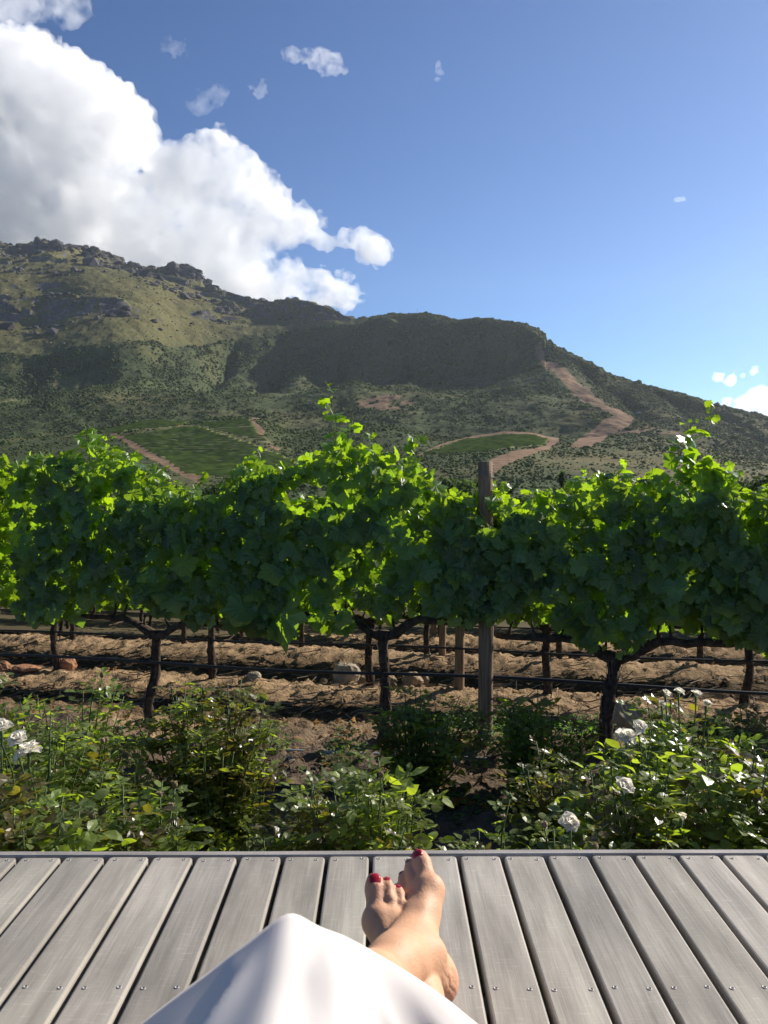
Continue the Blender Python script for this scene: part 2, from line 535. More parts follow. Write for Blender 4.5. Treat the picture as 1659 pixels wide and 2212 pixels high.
topr = (top * sstep(0.35, 0.6, rk2))[..., None]
tcol = tcol * (1 - topr * 0.8) + np.array([.11, .105, .10]) * topr * 0.8
tcol = np.where(plot[..., None], np.array([.16, .15, .08]) * (0.8 + 0.4 * n1), tcol)
tcol = np.where(soil[..., None], np.array([.215, .14, .088]) * (0.65 + 0.6 * n1), tcol)
NR, NC = TX.shape
tcol = np.where((TS < 1.0)[..., None], np.array([.13, .105, .06]) * (0.5 + 0.5 * n1), tcol)
vid = np.arange(NR * NC).reshape(NR, NC)
quads = np.stack([vid[:-1, :-1], vid[:-1, 1:], vid[1:, 1:], vid[1:, :-1]], -1).reshape(-1, 4)
fsoil = (soil[:-1, :-1].astype(int) + soil[:-1, 1:] + soil[1:, 1:] + soil[1:, :-1]).reshape(-1) >= 2
frd = (road[:-1, :-1].astype(int) + road[:-1, 1:] + road[1:, 1:] + road[1:, :-1]).reshape(-1) >= 2
ftr = ~frd & ((track[:-1, :-1].astype(int) + track[:-1, 1:] + track[1:, 1:] + track[1:, :-1]).reshape(-1) >= 2)
TV = np.stack([TX, TY, TZ], -1).reshape(-1, 3)
TC = tcol.reshape(-1, 3)
m_land = tint_mat('mountain_land', 0.95, nscale=0.25, namp=0.3, spec=0.05)


def sub_mesh(name, mask, m):
    f = quads[mask]
    used, inv = np.unique(f, return_inverse=True)
    return np_mesh(name, TV[used], inv.reshape(-1, 4), m, color=TC[used], smooth=False)


land = sub_mesh('mountain', ~(frd | ftr), m_land)
tag(land, 'olive green mountain with grey rock bands and a dark scarp', kind='structure')
tag(sub_mesh('dirt_road', frd, m_land), 'wide reddish dirt firebreak road running down the ridge', kind='structure')
tag(sub_mesh('dirt_track', ftr, m_land), 'narrow reddish dirt tracks round the hillside vineyards', kind='structure')

# shrubs: far too many to count, one object
rng = np.random.default_rng(4)


def blobs(P, R, H, C, rng):
    """many small uneven domes in one array"""
    n = len(P)
    ring = np.arange(5) * 2 * PI / 5
    V = np.zeros((n, 11, 3))
    a0 = rng.uniform(0, 2 * PI, n)[:, None] + ring
    rr = R[:, None] * rng.uniform(0.7, 1.25, (n, 5))
    V[:, 0:5, 0] = np.cos(a0) * rr; V[:, 0:5, 1] = np.sin(a0) * rr; V[:, 0:5, 2] = -0.25 * H[:, None]
    a1 = a0 + PI / 5
    rr = R[:, None] * rng.uniform(0.65, 1.1, (n, 5))
    V[:, 5:10, 0] = np.cos(a1) * rr; V[:, 5:10, 1] = np.sin(a1) * rr; V[:, 5:10, 2] = H[:, None] * rng.uniform(0.4, 0.75, (n, 5))
    V[:, 10, 0] = R * rng.uniform(-.2, .2, n); V[:, 10, 1] = R * rng.uniform(-.2, .2, n); V[:, 10, 2] = H
    V += P[:, None, :]
    f = []
    for k in range(5):
        q = (k + 1) % 5
        f += [[k, q, 5 + k], [q, 5 + q, 5 + k], [5 + k, 5 + q, 10]]
    F = (np.arange(n) * 11)[:, None, None] + np.array(f)[None]
    return V.reshape(-1, 3), F.reshape(-1, 3), np.repeat(C, 11, axis=0)


keep = (~soil & ~plot & (TS > 1.3) & (TS < 9.0)).reshape(-1)
clump = fbm(TX / 38, TY / 38, 3, 51).reshape(-1)
dens = np.where(TS.reshape(-1) < 8, 1.0, np.where(gx.reshape(-1) < 800, 0.22, 0.7)) * np.clip((clump - 0.3) * 4, 0.08, 1)
dens[(gx.reshape(-1) > 1150) & (TS.reshape(-1) < 4.6)] *= 0.75
edge_ok = (np.abs(uc) < 0.75)[None, :] & np.ones_like(TX, bool)
wgt = keep * dens * edge_ok.reshape(-1) * np.where(np.abs(np.repeat(uc[None], NR, 0)).reshape(-1) > 0.49, 6, 1)
pick = rng.choice(NR * NC, 115000, replace=False, p=wgt / wgt.sum())
P = TV[pick] + rng.uniform(-.6, .6, (len(pick), 3)) * [1, 1, 0]
zsc = np.clip(P[:, 1] / 1000, 0.35, 1.3)
upk = (TS.reshape(-1)[pick] > 8) & (gx.reshape(-1)[pick] < 800)
R = np.exp(rng.normal(-0.04, 0.46, len(pick))) * zsc * np.where(upk, 0.75, 1.0)
Cc = np.array([.064, .086, .036]) * rng.uniform(0.78, 1.28, len(pick))[:, None] * np.array([1, 1, 1]) + rng.uniform(0, .02, (len(pick), 1)) * np.array([1, .7, .2])
rockm = upk & (rng.random(len(pick)) < 0.35)
Cc[rockm] = np.array([.22, .20, .185]) * rng.uniform(0.6, 1.2, (rockm.sum(), 1))
V_, F_, C_ = blobs(P, R, R * rng.uniform(0.7, 1.25, len(pick)), Cc, rng)
tag(np_mesh('scrub', V_, F_, leaf_mat('scrub', .8, (.7, .75, .2), .3, .1), color=C_), 'dense low green scrub covering the mountain slopes', kind='stuff')


# grey rock outcrops in broken bands on the upper slopes and along the skyline
band = fbm(TX / 130 + 9, TS * 13 + TX / 400, 4, 131)
rw = ((TS > 8.08) & (TS < 9.0) & (gx < 790) & (gx > -500)) * (sstep(.56, .66, band) + 1.2 * (TS > 8.86) * (band > .42) * (gx < 760) + .03)
rw = (rw * np.where(np.abs(uc) > .49, 3, 1)[None]).reshape(-1)
pick = rng.choice(NR * NC, 2600, replace=False, p=rw / rw.sum())
P = TV[pick]
R = np.exp(rng.normal(.85, .6, len(pick)))
Cc = np.array([.105, .10, .098]) * rng.uniform(.5, 1.3, (len(pick), 1))
V_, F_, C_ = blobs(P, R, R * rng.uniform(.55, 1.1, len(pick)), Cc, rng)
tag(np_mesh('rock_outcrops', V_, F_, tint_mat('outcrop', .95, nscale=.6, namp=.4, spec=.05), color=C_), 'grey rock outcrops in broken bands on the upper mountain', kind='stuff')


def land_z(x, y):
    """height of the land at points (nearest column and row)"""
    x, y = np.asarray(x, float), np.asarray(y, float)
    c = np.clip(np.searchsorted(uc, x / y), 1, NC - 1)
    c = np.where(np.abs(uc[c] - x / y) < np.abs(uc[c - 1] - x / y), c, c - 1)
    out = np.zeros(x.shape)
    for i in np.ndindex(x.shape):
        out[i] = np.interp(y[i], TY[:, c[i]], TZ[:, c[i]])
    return out


# rows of vines on the far knolls: one mass
mb = MB()
rows = 0
for (pl, dirx, diry, sp) in ((plot_a, 1, 0.1, 6.0), (plot_b, 1, -0.12, 6.0), (plot_c, 1, 0.25, 6.0), (plot_d, 1, 0.12, 5.5)):
    pts = TV[pl.reshape(-1)]
    cx, cy = pts[:, 0].mean(), pts[:, 1].mean()
    L = math.hypot(dirx, diry); dx, dy = dirx / L, diry / L
    s_ = (pts[:, 0] - cx) * dx + (pts[:, 1] - cy) * dy
    t_ = -(pts[:, 0] - cx) * dy + (pts[:, 1] - cy) * dx
    for k in np.arange(t_.min() + 2, t_.max() - 1, sp):
        ss = np.arange(s_.min(), s_.max(), 2.2)
        X = cx + ss * dx - k * dy + rng.uniform(-.2, .2, len(ss)); Y = cy + ss * dy + k * dx
        Z = land_z(X, Y)
        px, py = project(X, Y, Z)
        cc = np.clip(np.searchsorted(uc, X / Y), 0, NC - 1)
        ri = np.array([np.searchsorted(TY[:, c], y) for c, y in zip(cc, Y)])
        ok = pl[np.clip(ri, 0, NR - 1), cc]
        if ok.sum() < 3: continue
        hh = rng.uniform(.5, .95, len(ss)); ww = rng.uniform(0.5, .85, len(ss))
        V = np.stack([np.stack([X + ww * dy, Y - ww * dx, Z - .3], -1), np.stack([X + ww * .6 * dy, Y - ww * .6 * dx, Z + hh], -1),
                      np.stack([X - ww * .6 * dy, Y + ww * .6 * dx, Z + hh * rng.uniform(.85, 1.1, len(ss))], -1), np.stack([X - ww * dy, Y + ww * dx, Z - .3], -1)], 1)
        F = []
        for i in range(len(ss) - 1):
            if ok[i] and ok[i + 1]:
                for j in range(3): F.append([i * 4 + j, (i + 1) * 4 + j, (i + 1) * 4 + j + 1, i * 4 + j + 1])
        if F:
            tn = np.array([.155, .175, .085]) * rng.uniform(0.8, 1.4, (len(ss), 1))
            mb.add(V.reshape(-1, 3), np.array(F), np.repeat(tn, 4, axis=0))
tag(mb.build('vineyard_rows', leaf_mat('far_vine_leaf', .8, (.5, .56, .22), .4, .1)), 'green rows of vines on the distant knolls', kind='stuff')
# ------------------------------------------------------------------ clouds, far behind the ridge
def cloud(name, balls, dist, px_noise, vox, density, label, thick=0.8, anis=0.5, seed=1, noisy=None, flat=None):
    s = dist / FD
    c = np.array([at(x, y, dist + (h[0] if h else 0) * s) for x, y, r, *h in balls])
    r = np.array([b[2] * s for b in balls])
    pad = 4 * vox + px_noise * s * 2.5
    lo = (c - r[:, None]).min(0) - pad; hi_ = (c + r[:, None]).max(0) + pad
    ctr = (lo + hi_) / 2
    n = np.ceil((hi_ - lo) / vox).astype(int) + 1
    ax = [lo[i] + vox * np.arange(n[i]) for i in range(3)]
    F = np.full(n, 1e6, np.float32)
    for p, q in zip(c, r):
        i0 = np.maximum(((p - (q * 1.6 + pad) - lo) / vox).astype(int), 0); i1 = np.minimum(((p + (q * 1.6 + pad) - lo) / vox).astype(int) + 2, n)
        X, Y, Z = np.meshgrid(*[ax[i][i0[i]:i1[i]] for i in range(3)], indexing='ij')
        d = np.sqrt((X - p[0]) ** 2 + ((Y - p[1]) / thick) ** 2 + (Z - p[2]) ** 2) - q
        v = F[i0[0]:i1[0], i0[1]:i1[1], i0[2]:i1[2]]
        k = 0.25 * q
        h = np.clip(0.5 + 0.5 * (v - d) / k, 0, 1)
        v[...] = v * (1 - h) + d * h - k * h * (1 - h)
    near = np.abs(F) < px_noise * s * 2.6
    idx = np.argwhere(near)
    P = lo + idx * vox
    a = np.zeros(len(P))
    for o_, w_ in ((1.0, 0.5), (2.1, 0.28), (4.3, 0.20), (8.7, 0.13)):
        f = o_ / (px_noise * s * 3.0)
        # three crossed 2-D noises stand in for a 3-D one
        a += w_ * ((vnoise(P[:, 0] * f + P[:, 1] * f * .37, P[:, 2] * f - P[:, 1] * f * .21, seed) + vnoise(P[:, 1] * f + 31.7, P[:, 2] * f + P[:, 0] * f * .3, seed + 9)
                    + vnoise(P[:, 0] * f - P[:, 2] * f * .45, P[:, 1] * f + 7.9, seed + 5)) / 3 - 0.5) * 2
    rl = np.zeros(len(P)); bd = np.full(len(P), 1e9)      # small lobes get small billows
    for p, q in zip(c, r):
        d = np.linalg.norm(P - p, axis=1) - q
        m = d < bd
        bd[m] = d[m]; rl[m] = q
    F[near] += (a * px_noise * s * 5 * (np.clip(rl / (62 * s), .3, 1) ** .8 if len(balls) > 12 else 1) * np.clip(1.15 - np.abs(F[near]) / (px_noise * s * 2.6), 0, 1)).astype(np.float32)
    V, Q = surface_nets(F, lo, vox)
    o = np_mesh(name, V - ctr, Q, volume_mat(name, (1, 1, 1), density, anis, noisy), smooth=True, loc=ctr)
    if label: tag(o, label, 'cloud')
    return o


MAIN = [(-30, 250, 190), (110, 265, 150), (40, 175, 105), (-10, 130, 70), (25, 110, 45), (150, 190, 65), (190, 285, 120), (215, 240, 60), (235, 350, 90), (258, 280, 45), (262, 230, 16), (100, 430, 180), (230, 450, 110), (-30, 520, 220),
        (300, 490, 105), (385, 425, 90), (440, 370, 60), (470, 350, 42), (500, 395, 55), (540, 430, 55), (430, 540, 120), (575, 480, 62), (620, 505, 52), (660, 495, 42), (690, 515, 50), (715, 522, 44), (740, 518, 44), (772, 512, 40), (797, 525, 32), (812, 540, 20), (826, 552, 10),
        (540, 580, 90), (630, 590, 66), (690, 612, 58), (722, 632, 46), (300, 610, 120), (590, 640, 60), (670, 645, 46), (742, 652, 30), (130, 600, 150), (300, 275, 18), (318, 290, 12), (330, 298, 7)]
big = cloud('cloud', MAIN, 5200, 27, 10.5, 0.0105, 'huge white cumulus bank billowing behind the rocky ridge', noisy=(0.0055, .34, .52))
for k, balls in enumerate(([(300, 268, 18), (318, 285, 16), (332, 300, 10)], [(805, 535, 26), (828, 552, 18), (842, 560, 8)], [(745, 600, 26), (765, 632, 28), (775, 655, 16)],
                           [(350, 345, 26), (395, 335, 26), (440, 300, 22), (485, 300, 24)], [(560, 395, 24), (605, 440, 26), (650, 455, 20), (690, 470, 18)], [(100, 110, 30), (160, 150, 26), (215, 205, 24), (262, 245, 18), (45, 75, 20)])):
    f = cloud('cloud_fringe', balls, 5150, 12, 8, 0.011, None, noisy=(0.012, .38, .62), seed=40 + k)
    f.parent = big; f.matrix_parent_inverse = Matrix.Translation(-big.location)
cloud('cloud', [(615, 122, 9), (640, 124, 16), (668, 126, 22), (695, 132, 24), (718, 140, 19), (738, 148, 8), (680, 110, 12)], 5000, 10, 7, 0.007, 'thin ragged white cloud alone in the deep blue, biggest of the wisps', noisy=(0.02, .40, .62), seed=4)
cloud('cloud', [(562, 188, 16), (540, 186, 8)], 5000, 10, 6, 0.006, 'small faint puff below the ragged wisp, over the cumulus gap', noisy=(0.014, .38, .62), seed=5)
cloud('cloud', [(430, 215, 22), (470, 205, 18)], 5000, 12, 8, 0.0025, 'very faint veil of cloud just above the cumulus shoulder', noisy=(0.012, .38, .62), seed=6)
cloud('cloud', [(370, 102, 14), (395, 104, 12)], 5000, 10, 7, 0.003, 'very faint streak of cloud high above the cumulus', noisy=(0.014, .38, .62), seed=7)
cloud('cloud', [(950, 155, 7), (948, 140, 6), (946, 170, 4)], 5000, 5, 4, 0.004, 'tiny upright wisp alone in the open blue, at mid sky', seed=8)
cloud('cloud', [(30, 15, 60), (90, 10, 45), (150, -5, 35), (-30, 25, 50), (50, -20, 60)], 5000, 24, 12, 0.005, 'grey torn cloud cut off by the top corner of the sky', noisy=(0.007, .36, .62), seed=9)
cloud('cloud', [(1555, 815, 14), (1580, 818, 17), (1605, 812, 16), (1625, 806, 11)], 5200, 8, 6, 0.012, 'small flat white cloud floating above the long ridge slope', seed=10)
cloud('cloud', [(1570, 880, 18), (1610, 872, 24), (1650, 866, 30), (1700, 866, 36), (1600, 890, 24), (1680, 885, 40)], 5200, 10, 8, 0.012, 'white cloud bank half hidden behind the long ridge slope', seed=11)
cloud('cloud', [(1452, 435, 4), (1460, 433, 5), (1468, 431, 5), (1476, 430, 5)], 5000, 3, 3, 0.006, 'row of tiny white cloud flecks in the pale sky', seed=12)
# ------------------------------------------------------------------ near ground
R1, RS, RT = 5.43, 2.62, -0.20         # first vine row at y = R1 + RT*x, rows RS apart


def row_y(r, x): return R1 + RS * r + RT * x


def ground_h(x, y):
    """smooth height of the bed and the vineyard floor"""
    q = y - (R1 + RT * x)
    z = np.interp(q, [-8, 0.3, 2.3, 5.2, 8.0, 11], [-0.87, -0.88, -1.27, -1.50, -1.78, -2.15])
    d = (q + RS / 2) % RS - RS / 2
    berm = np.exp(-(d / 0.42) ** 2) * np.where(q < 0.6, 0.04, 0.12)
    return z + berm * sstep(-0.8, -0.2, q) - 0.03


def ground_z(x, y):
    x, y = np.asarray(x, float), np.asarray(y, float)
    q = y - (R1 + RT * x)
    n = (fbm(x * 2.2, y * 2.2, 3, 101) - 0.5) * 0.045 + (fbm(x * 9, y * 9, 3, 102) - 0.5) * 0.05
    c = fbm(x * 26, y * 26, 2, 103)
    return ground_h(x, y) + n * sstep(-3.5, -0.5, q) + n * 0.6 + (np.maximum(c - 0.45, 0)) * 0.08


gxs = np.concatenate([np.linspace(-40, -6.6, 16)[:-1], np.arange(-6.6, 6.6, 0.034), np.linspace(6.6, 40, 16)])
gys = np.concatenate([np.linspace(-6, 2.6, 14)[:-1], np.arange(2.6, 8.6, 0.03), np.arange(8.6, 14.2, 0.06)])
GX, GY = np.meshgrid(gxs, gys)
GZ = ground_z(GX, GY) - 1.2 * sstep(13.2, 14.2, GY)
Q = GY - (R1 + RT * GX)
a_ = fbm(GX * 1.7, GY * 1.7, 4, 111)[..., None]
b_ = fbm(GX * 7, GY * 7, 3, 112)[..., None]
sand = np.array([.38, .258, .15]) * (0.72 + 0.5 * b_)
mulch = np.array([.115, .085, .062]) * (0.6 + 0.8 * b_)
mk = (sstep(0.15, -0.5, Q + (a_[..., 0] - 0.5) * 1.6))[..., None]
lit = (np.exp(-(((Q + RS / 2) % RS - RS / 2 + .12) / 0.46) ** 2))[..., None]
gcol = (sand * (0.17 + 0.68 * lit)) * (1 - mk) + mulch * mk  # sunlit berms and shaded, straw-dark lanes put into the soil colour
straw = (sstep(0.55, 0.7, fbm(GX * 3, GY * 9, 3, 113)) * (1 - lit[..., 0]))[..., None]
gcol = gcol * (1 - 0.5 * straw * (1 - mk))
nr, nc = GX.shape
vid2 = np.arange(nr * nc).reshape(nr, nc)
gq = np.stack([vid2[:-1, :-1], vid2[:-1, 1:], vid2[1:, 1:], vid2[1:, :-1]], -1).reshape(-1, 4)
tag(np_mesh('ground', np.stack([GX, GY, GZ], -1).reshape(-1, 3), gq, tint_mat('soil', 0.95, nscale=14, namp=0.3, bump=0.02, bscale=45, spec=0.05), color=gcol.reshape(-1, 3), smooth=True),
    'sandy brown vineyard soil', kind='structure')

# ------------------------------------------------------------------ wooden deck
DECK_Y = 1.840
PITCHX = 0.0978


def wood_mat(name, dark=1.0):
    m, ns, ls, b = mat(name)
    tc = node(ns, 'ShaderNodeUVMap'); tc.uv_map = 'UVMap'
    a = node(ns, 'ShaderNodeAttribute', attribute_name='tint')
    mp = node(ns, 'ShaderNodeMapping'); mp.inputs['Scale'].default_value = (150, 5, 1)
    ls.new(tc.outputs[0], mp.inputs[0])
    g = node(ns, 'ShaderNodeTexNoise'); g.inputs['Scale'].default_value = 1; g.inputs['Detail'].default_value = 6; g.inputs['Roughness'].default_value = 0.65
    ls.new(mp.outputs[0], g.inputs['Vector'])
    mp2 = node(ns, 'ShaderNodeMapping'); mp2.inputs['Scale'].default_value = (22, 3.2, 1)
    ls.new(tc.outputs[0], mp2.inputs[0])
    g2 = node(ns, 'ShaderNodeTexNoise'); g2.inputs['Scale'].default_value = 1; g2.inputs['Detail'].default_value = 5
    ls.new(mp2.outputs[0], g2.inputs['Vector'])
    cr = node(ns, 'ShaderNodeValToRGB')
    cr.color_ramp.elements[0].position = 0.05; cr.color_ramp.elements[0].color = (.31 * dark, .28 * dark, .245 * dark, 1)
    cr.color_ramp.elements[1].position = 0.92; cr.color_ramp.elements[1].color = (.475 * dark, .44 * dark, .39 * dark, 1)
    ls.new(g.outputs['Fac'], cr.inputs[0])
    mr = node(ns, 'ShaderNodeMapRange'); mr.inputs[1].default_value = .3; mr.inputs[2].default_value = .7; mr.inputs[3].default_value = .62; mr.inputs[4].default_value = 1.20
    ls.new(g2.outputs['Fac'], mr.inputs[0])
    mx = node(ns, 'ShaderNodeMix', data_type='RGBA', blend_type='MULTIPLY'); mx.inputs[0].default_value = 1
    ls.new(cr.outputs[0], mx.inputs[6]); ls.new(mr.outputs[0], mx.inputs[7])
    m2 = node(ns, 'ShaderNodeMix', data_type='RGBA', blend_type='MULTIPLY'); m2.inputs[0].default_value = 1
    ls.new(mx.outputs[2], m2.inputs[6]); ls.new(a.outputs['Color'], m2.inputs[7])
    # cross scuffs
    mp3 = node(ns, 'ShaderNodeMapping'); mp3.inputs['Scale'].default_value = (26, 210, 1); mp3.inputs['Rotation'].default_value = (0, 0, 0.12)
    ls.new(tc.outputs[0], mp3.inputs[0])
    g3 = node(ns, 'ShaderNodeTexNoise'); g3.inputs['Scale'].default_value = 1; g3.inputs['Detail'].default_value = 3
    ls.new(mp3.outputs[0], g3.inputs['Vector'])
    r3 = node(ns, 'ShaderNodeMapRange'); r3.inputs[1].default_value = .58; r3.inputs[2].default_value = .75; r3.inputs[3].default_value = 1; r3.inputs[4].default_value = 1.25
    ls.new(g3.outputs['Fac'], r3.inputs[0])
    m3 = node(ns, 'ShaderNodeMix', data_type='RGBA', blend_type='MULTIPLY'); m3.inputs[0].default_value = 1
    ls.new(m2.outputs[2], m3.inputs[6]); ls.new(r3.outputs[0], m3.inputs[7])
    ls.new(m3.outputs[2], b.inputs['Base Color'])
    b.inputs['Roughness'].default_value = 0.62
    b.inputs['Specular IOR Level'].default_value = 0.3
    bp = node(ns, 'ShaderNodeBump'); bp.inputs['Strength'].default_value = 0.5; bp.inputs['Distance'].default_value = 0.0015
    ls.new(g.outputs['Fac'], bp.inputs['Height']); ls.new(bp.outputs[0], b.inputs['Normal'])
    return m


m_deck = wood_mat('weathered_deck_wood')
m_fascia = wood_mat('deck_edge_wood', 0.92)
rng = np.random.default_rng(7)


def slant(x): return DECK_Y + 0.0075 * x      # the front edge is not quite square to the view


deck = empty('wooden_deck', (0, 0, 0))
tag(deck, 'silver grey weathered wooden deck with long boards and dark gaps', 'deck')
mb = MB()
screw_at = []
for k in range(-24, 25):
    xl = 0.1663 + k * PITCHX + 0.0045; xr = xl + PITCHX - 0.0098 + rng.uniform(-.0008, .0008)
    xc = (xl + xr) / 2; y1 = slant(xc) - rng.uniform(0, .002); y0 = -2.6
    rc = 0.010
    out = []
    for cx, cy, a0 in ((xr - rc, y1 - rc, 0), (xl + rc, y1 - rc, PI / 2), (xl + rc, y0 + rc, PI), (xr - rc, y0 + rc, 3 * PI / 2)):
        for j in range(6):
            a = a0 + j * PI / 10
            out.append((cx, cy, math.cos(a), math.sin(a)))
    out = np.array(out); n = len(out)
    dz = rng.uniform(-.0012, .0004)
    def ring(r, z): return np.stack([out[:, 0] + out[:, 2] * r, out[:, 1] + out[:, 3] * r, np.full(n, z + dz)], -1)
    V = np.vstack([ring(rc, -.026), ring(rc, -.004), ring(rc - .0012, -.0012), ring(rc - .004, 0)])
    i = np.arange(n); j = (i + 1) % n
    F = np.vstack([np.stack([r * n + i, r * n + j, (r + 1) * n + j, (r + 1) * n + i], -1) for r in range(3)])
    cap = (3 * n + i)[None]
    t = rng.uniform(0.80, 1.08); tn = np.array([t * .95, t * rng.uniform(.945, .96), t * rng.uniform(.90, .935)])
    uv = np.stack([V[:, 0] + k * 3.7, V[:, 1] + k * 1.3], -1)
    mb.add(V, [F, cap], tn, uv)
    for ys in ((1.823 + 0.0075 * xc, 1.354) if abs(xc) < .98 else ()):
        for sx in (-0.0285, 0.0285):
            px, py = xc + sx + rng.uniform(-.003, .003), ys + rng.uniform(-.004, .004)
            screw_at.append((px, py, dz + .0004))
boards = mb.build('planks', m_deck, deck)
ms, ns, ls, b = mat('steel_screw')
b.inputs['Base Color'].default_value = (.30, .29, .28, 1); b.inputs['Metallic'].default_value = 0.6; b.inputs['Roughness'].default_value = 0.5
g = MB()
rr = np.array([.0016, .0022, .0034, .0042, .0044]); hz_ = np.array([-.0012, .0002, .0009, .0003, -.001])
th = np.arange(14) * 2 * PI / 14
Vs = np.concatenate([np.stack([np.cos(th) * r, np.sin(th) * r, np.full(14, z)], -1) for r, z in zip(rr, hz_)])
ii = np.arange(14); jj = (ii + 1) % 14
g.add(Vs, [np.vstack([np.stack([q * 14 + ii, q * 14 + jj, (q + 1) * 14 + jj, (q + 1) * 14 + ii], -1)[:, ::-1] for q in range(4)]), ii[None]], (.33, .32, .31))
screw = g.build('screw', ms, deck, smooth=True, loc=screw_at[0])
for p in screw_at[1:]:
    c = screw.copy(); c.location = p; COL.objects.link(c)
mb = MB()
# edge board with eased top edges, slanted like the board ends
x0, x1 = -2.3, 2.4
prof = [(0.004, -.17), (0.004, -.002), (0.006, .001), (0.023, .001), (0.026, -.002), (0.026, -.17)]
xs = np.linspace(x0, x1, 60)
V = np.array([[x, slant(x) + py, pz + 0.0008 * math.sin(x * 5)] for x in xs for py, pz in prof])
m_ = len(prof)
F = np.array([[i * m_ + j, i * m_ + (j + 1) % m_, (i + 1) * m_ + (j + 1) % m_, (i + 1) * m_ + j] for i in range(len(xs) - 1) for j in range(m_)])[:, ::-1]
mb.add(V, F, (.92, .93, .96), np.stack([V[:, 1] + V[:, 2], V[:, 0]], -1))
mb.build('edge_board', m_fascia, deck)
mb = MB()
for y in (1.79, 1.354, 0.885, 0.416, -0.05, -0.52, -1.0, -1.5, -2.0):
    mb.box((0.05, y, -.026 - .07 - .002), (4.6, .045, .14), (.5, .5, .5))
for x in (-2.1, -0.9, 0.4, 1.6, 2.2):
    for y in (1.72, 0.4, -1.2): mb.box((x, y, -.60), (.09, .09, .86), (.5, .5, .5))
mb.build('joists', m_fascia, deck)
# ------------------------------------------------------------------ vines
def leaf_shape(half):
    h = np.array(half)
    v = np.vstack([h, h[1:-1][::-1] * [-1, 1], [[0, .42]]])
    n = len(v) - 1
    return v, np.array([[n, i, (i + 1) % n] for i in range(n)])


VL, VLF = leaf_shape([(0, .12), (.16, -.05), (.34, -.10), (.50, .06), (.47, .24), (.62, .36), (.64, .50), (.46, .60), (.40, .78), (.20, .88), (0, 1.06)])
VLD, VLDF = leaf_shape([(0, .12), (.12, -.03), (.22, -.12), (.36, -.09), (.42, .0), (.54, .06), (.47, .15), (.45, .24), (.58, .29), (.60, .37), (.69, .45), (.60, .53), (.50, .56), (.43, .62), (.47, .73), (.36, .79), (.25, .83), (.17, .95), (0, 1.09)])


def leaf_cloud(mb, P, D, N, size, tint, rng, tmpl=VL, faces=VLF, cup=0.35, droop=0.3, fold=0.0):
    """many leaves: base points P, tip directions D, facing N"""
    n = len(P)
    D = D / np.linalg.norm(D, axis=1)[:, None]
    X = np.cross(D, N); X /= np.linalg.norm(X, axis=1)[:, None] + 1e-9
    N = np.cross(X, D)
    k = len(tmpl)
    tx = np.tile(tmpl[:, 0], (n, 1)) * (1 + rng.uniform(-.12, .12, (n, k)))
    ty = np.tile(tmpl[:, 1], (n, 1)) + rng.uniform(-.05, .05, (n, k))
    c = rng.uniform(0.2, 1.6, n)[:, None] * cup; d = rng.uniform(-0.3, 1.5, n)[:, None] * droop
    tz = -c * tx ** 2 - d * (ty - .3) ** 2 + fold * np.abs(tx) + rng.uniform(-.04, .04, (n, k))
    V = P[:, None] + size[:, None, None] * (tx[..., None] * X[:, None] + ty[..., None] * D[:, None] + tz[..., None] * N[:, None])
    F = (np.arange(n) * k)[:, None, None] + faces[None]
    mb.add(V.reshape(-1, 3), F.reshape(-1, 3), np.repeat(tint, k, axis=0))


m_vine = leaf_mat('vine_leaf', 0.36, (0.82, 0.80, 0.07), 0.44, 0.42)
m_bark = tint_mat('vine_bark', 0.95, nscale=30, namp=0.55, bump=0.012, bscale=60, spec=0.1)
m_cane = tint_mat('green_cane', 0.7, nscale=20, namp=0.2)
m_grape, gn, gl, gb = mat('green_grape')
gb.inputs['Base Color'].default_value = (.16, .26, .06, 1); gb.inputs['Roughness'].default_value = 0.4; gb.inputs['Subsurface Weight'].default_value = 0.2

TOP1 = [(-700, 985), (-300, 990), (0, 990), (60, 985), (120, 985), (160, 985), (200, 950), (240, 965), (300, 1000), (350, 1010), (390, 1040), (430, 1066), (470, 1078), (500, 1010), (540, 992), (580, 1010), (610, 1012), (640, 1000), (680, 975), (740, 965), (800, 965),
        (860, 970), (900, 990), (930, 1020), (950, 1062), (1000, 1078), (1030, 1085), (1060, 1045), (1090, 1050), (1120, 1072), (1160, 1095), (1200, 1075), (1240, 1040), (1300, 1022), (1360, 1028), (1410, 1022), (1450, 1000), (1500, 985), (1540, 1020), (1565, 1065), (1600, 1095), (1640, 1060), (1700, 1040), (2300, 1040)]
BOT1 = [(-700, 1318), (0, 1313), (130, 1333), (230, 1298), (330, 1308), (400, 1333), (470, 1338), (560, 1353), (640, 1360), (740, 1356), (800, 1328), (860, 1318), (950, 1333), (1030, 1338), (1100, 1333), (1180, 1338), (1250, 1388), (1330, 1408), (1420, 1363), (1520, 1352), (1580, 1392), (1700, 1402), (2300, 1392)]


def prof1(keys):
    xs, zs = [], []
    for xd, yd in keys:
        u, v = ray(xd, yd)
        y = R1 / (1 - RT * float(u))
        xs.append(float(u) * y); zs.append(EYE + float(v) * y)
    return lambda x: np.interp(x, xs, zs)


top1, bot1 = prof1(TOP1), prof1(BOT1)


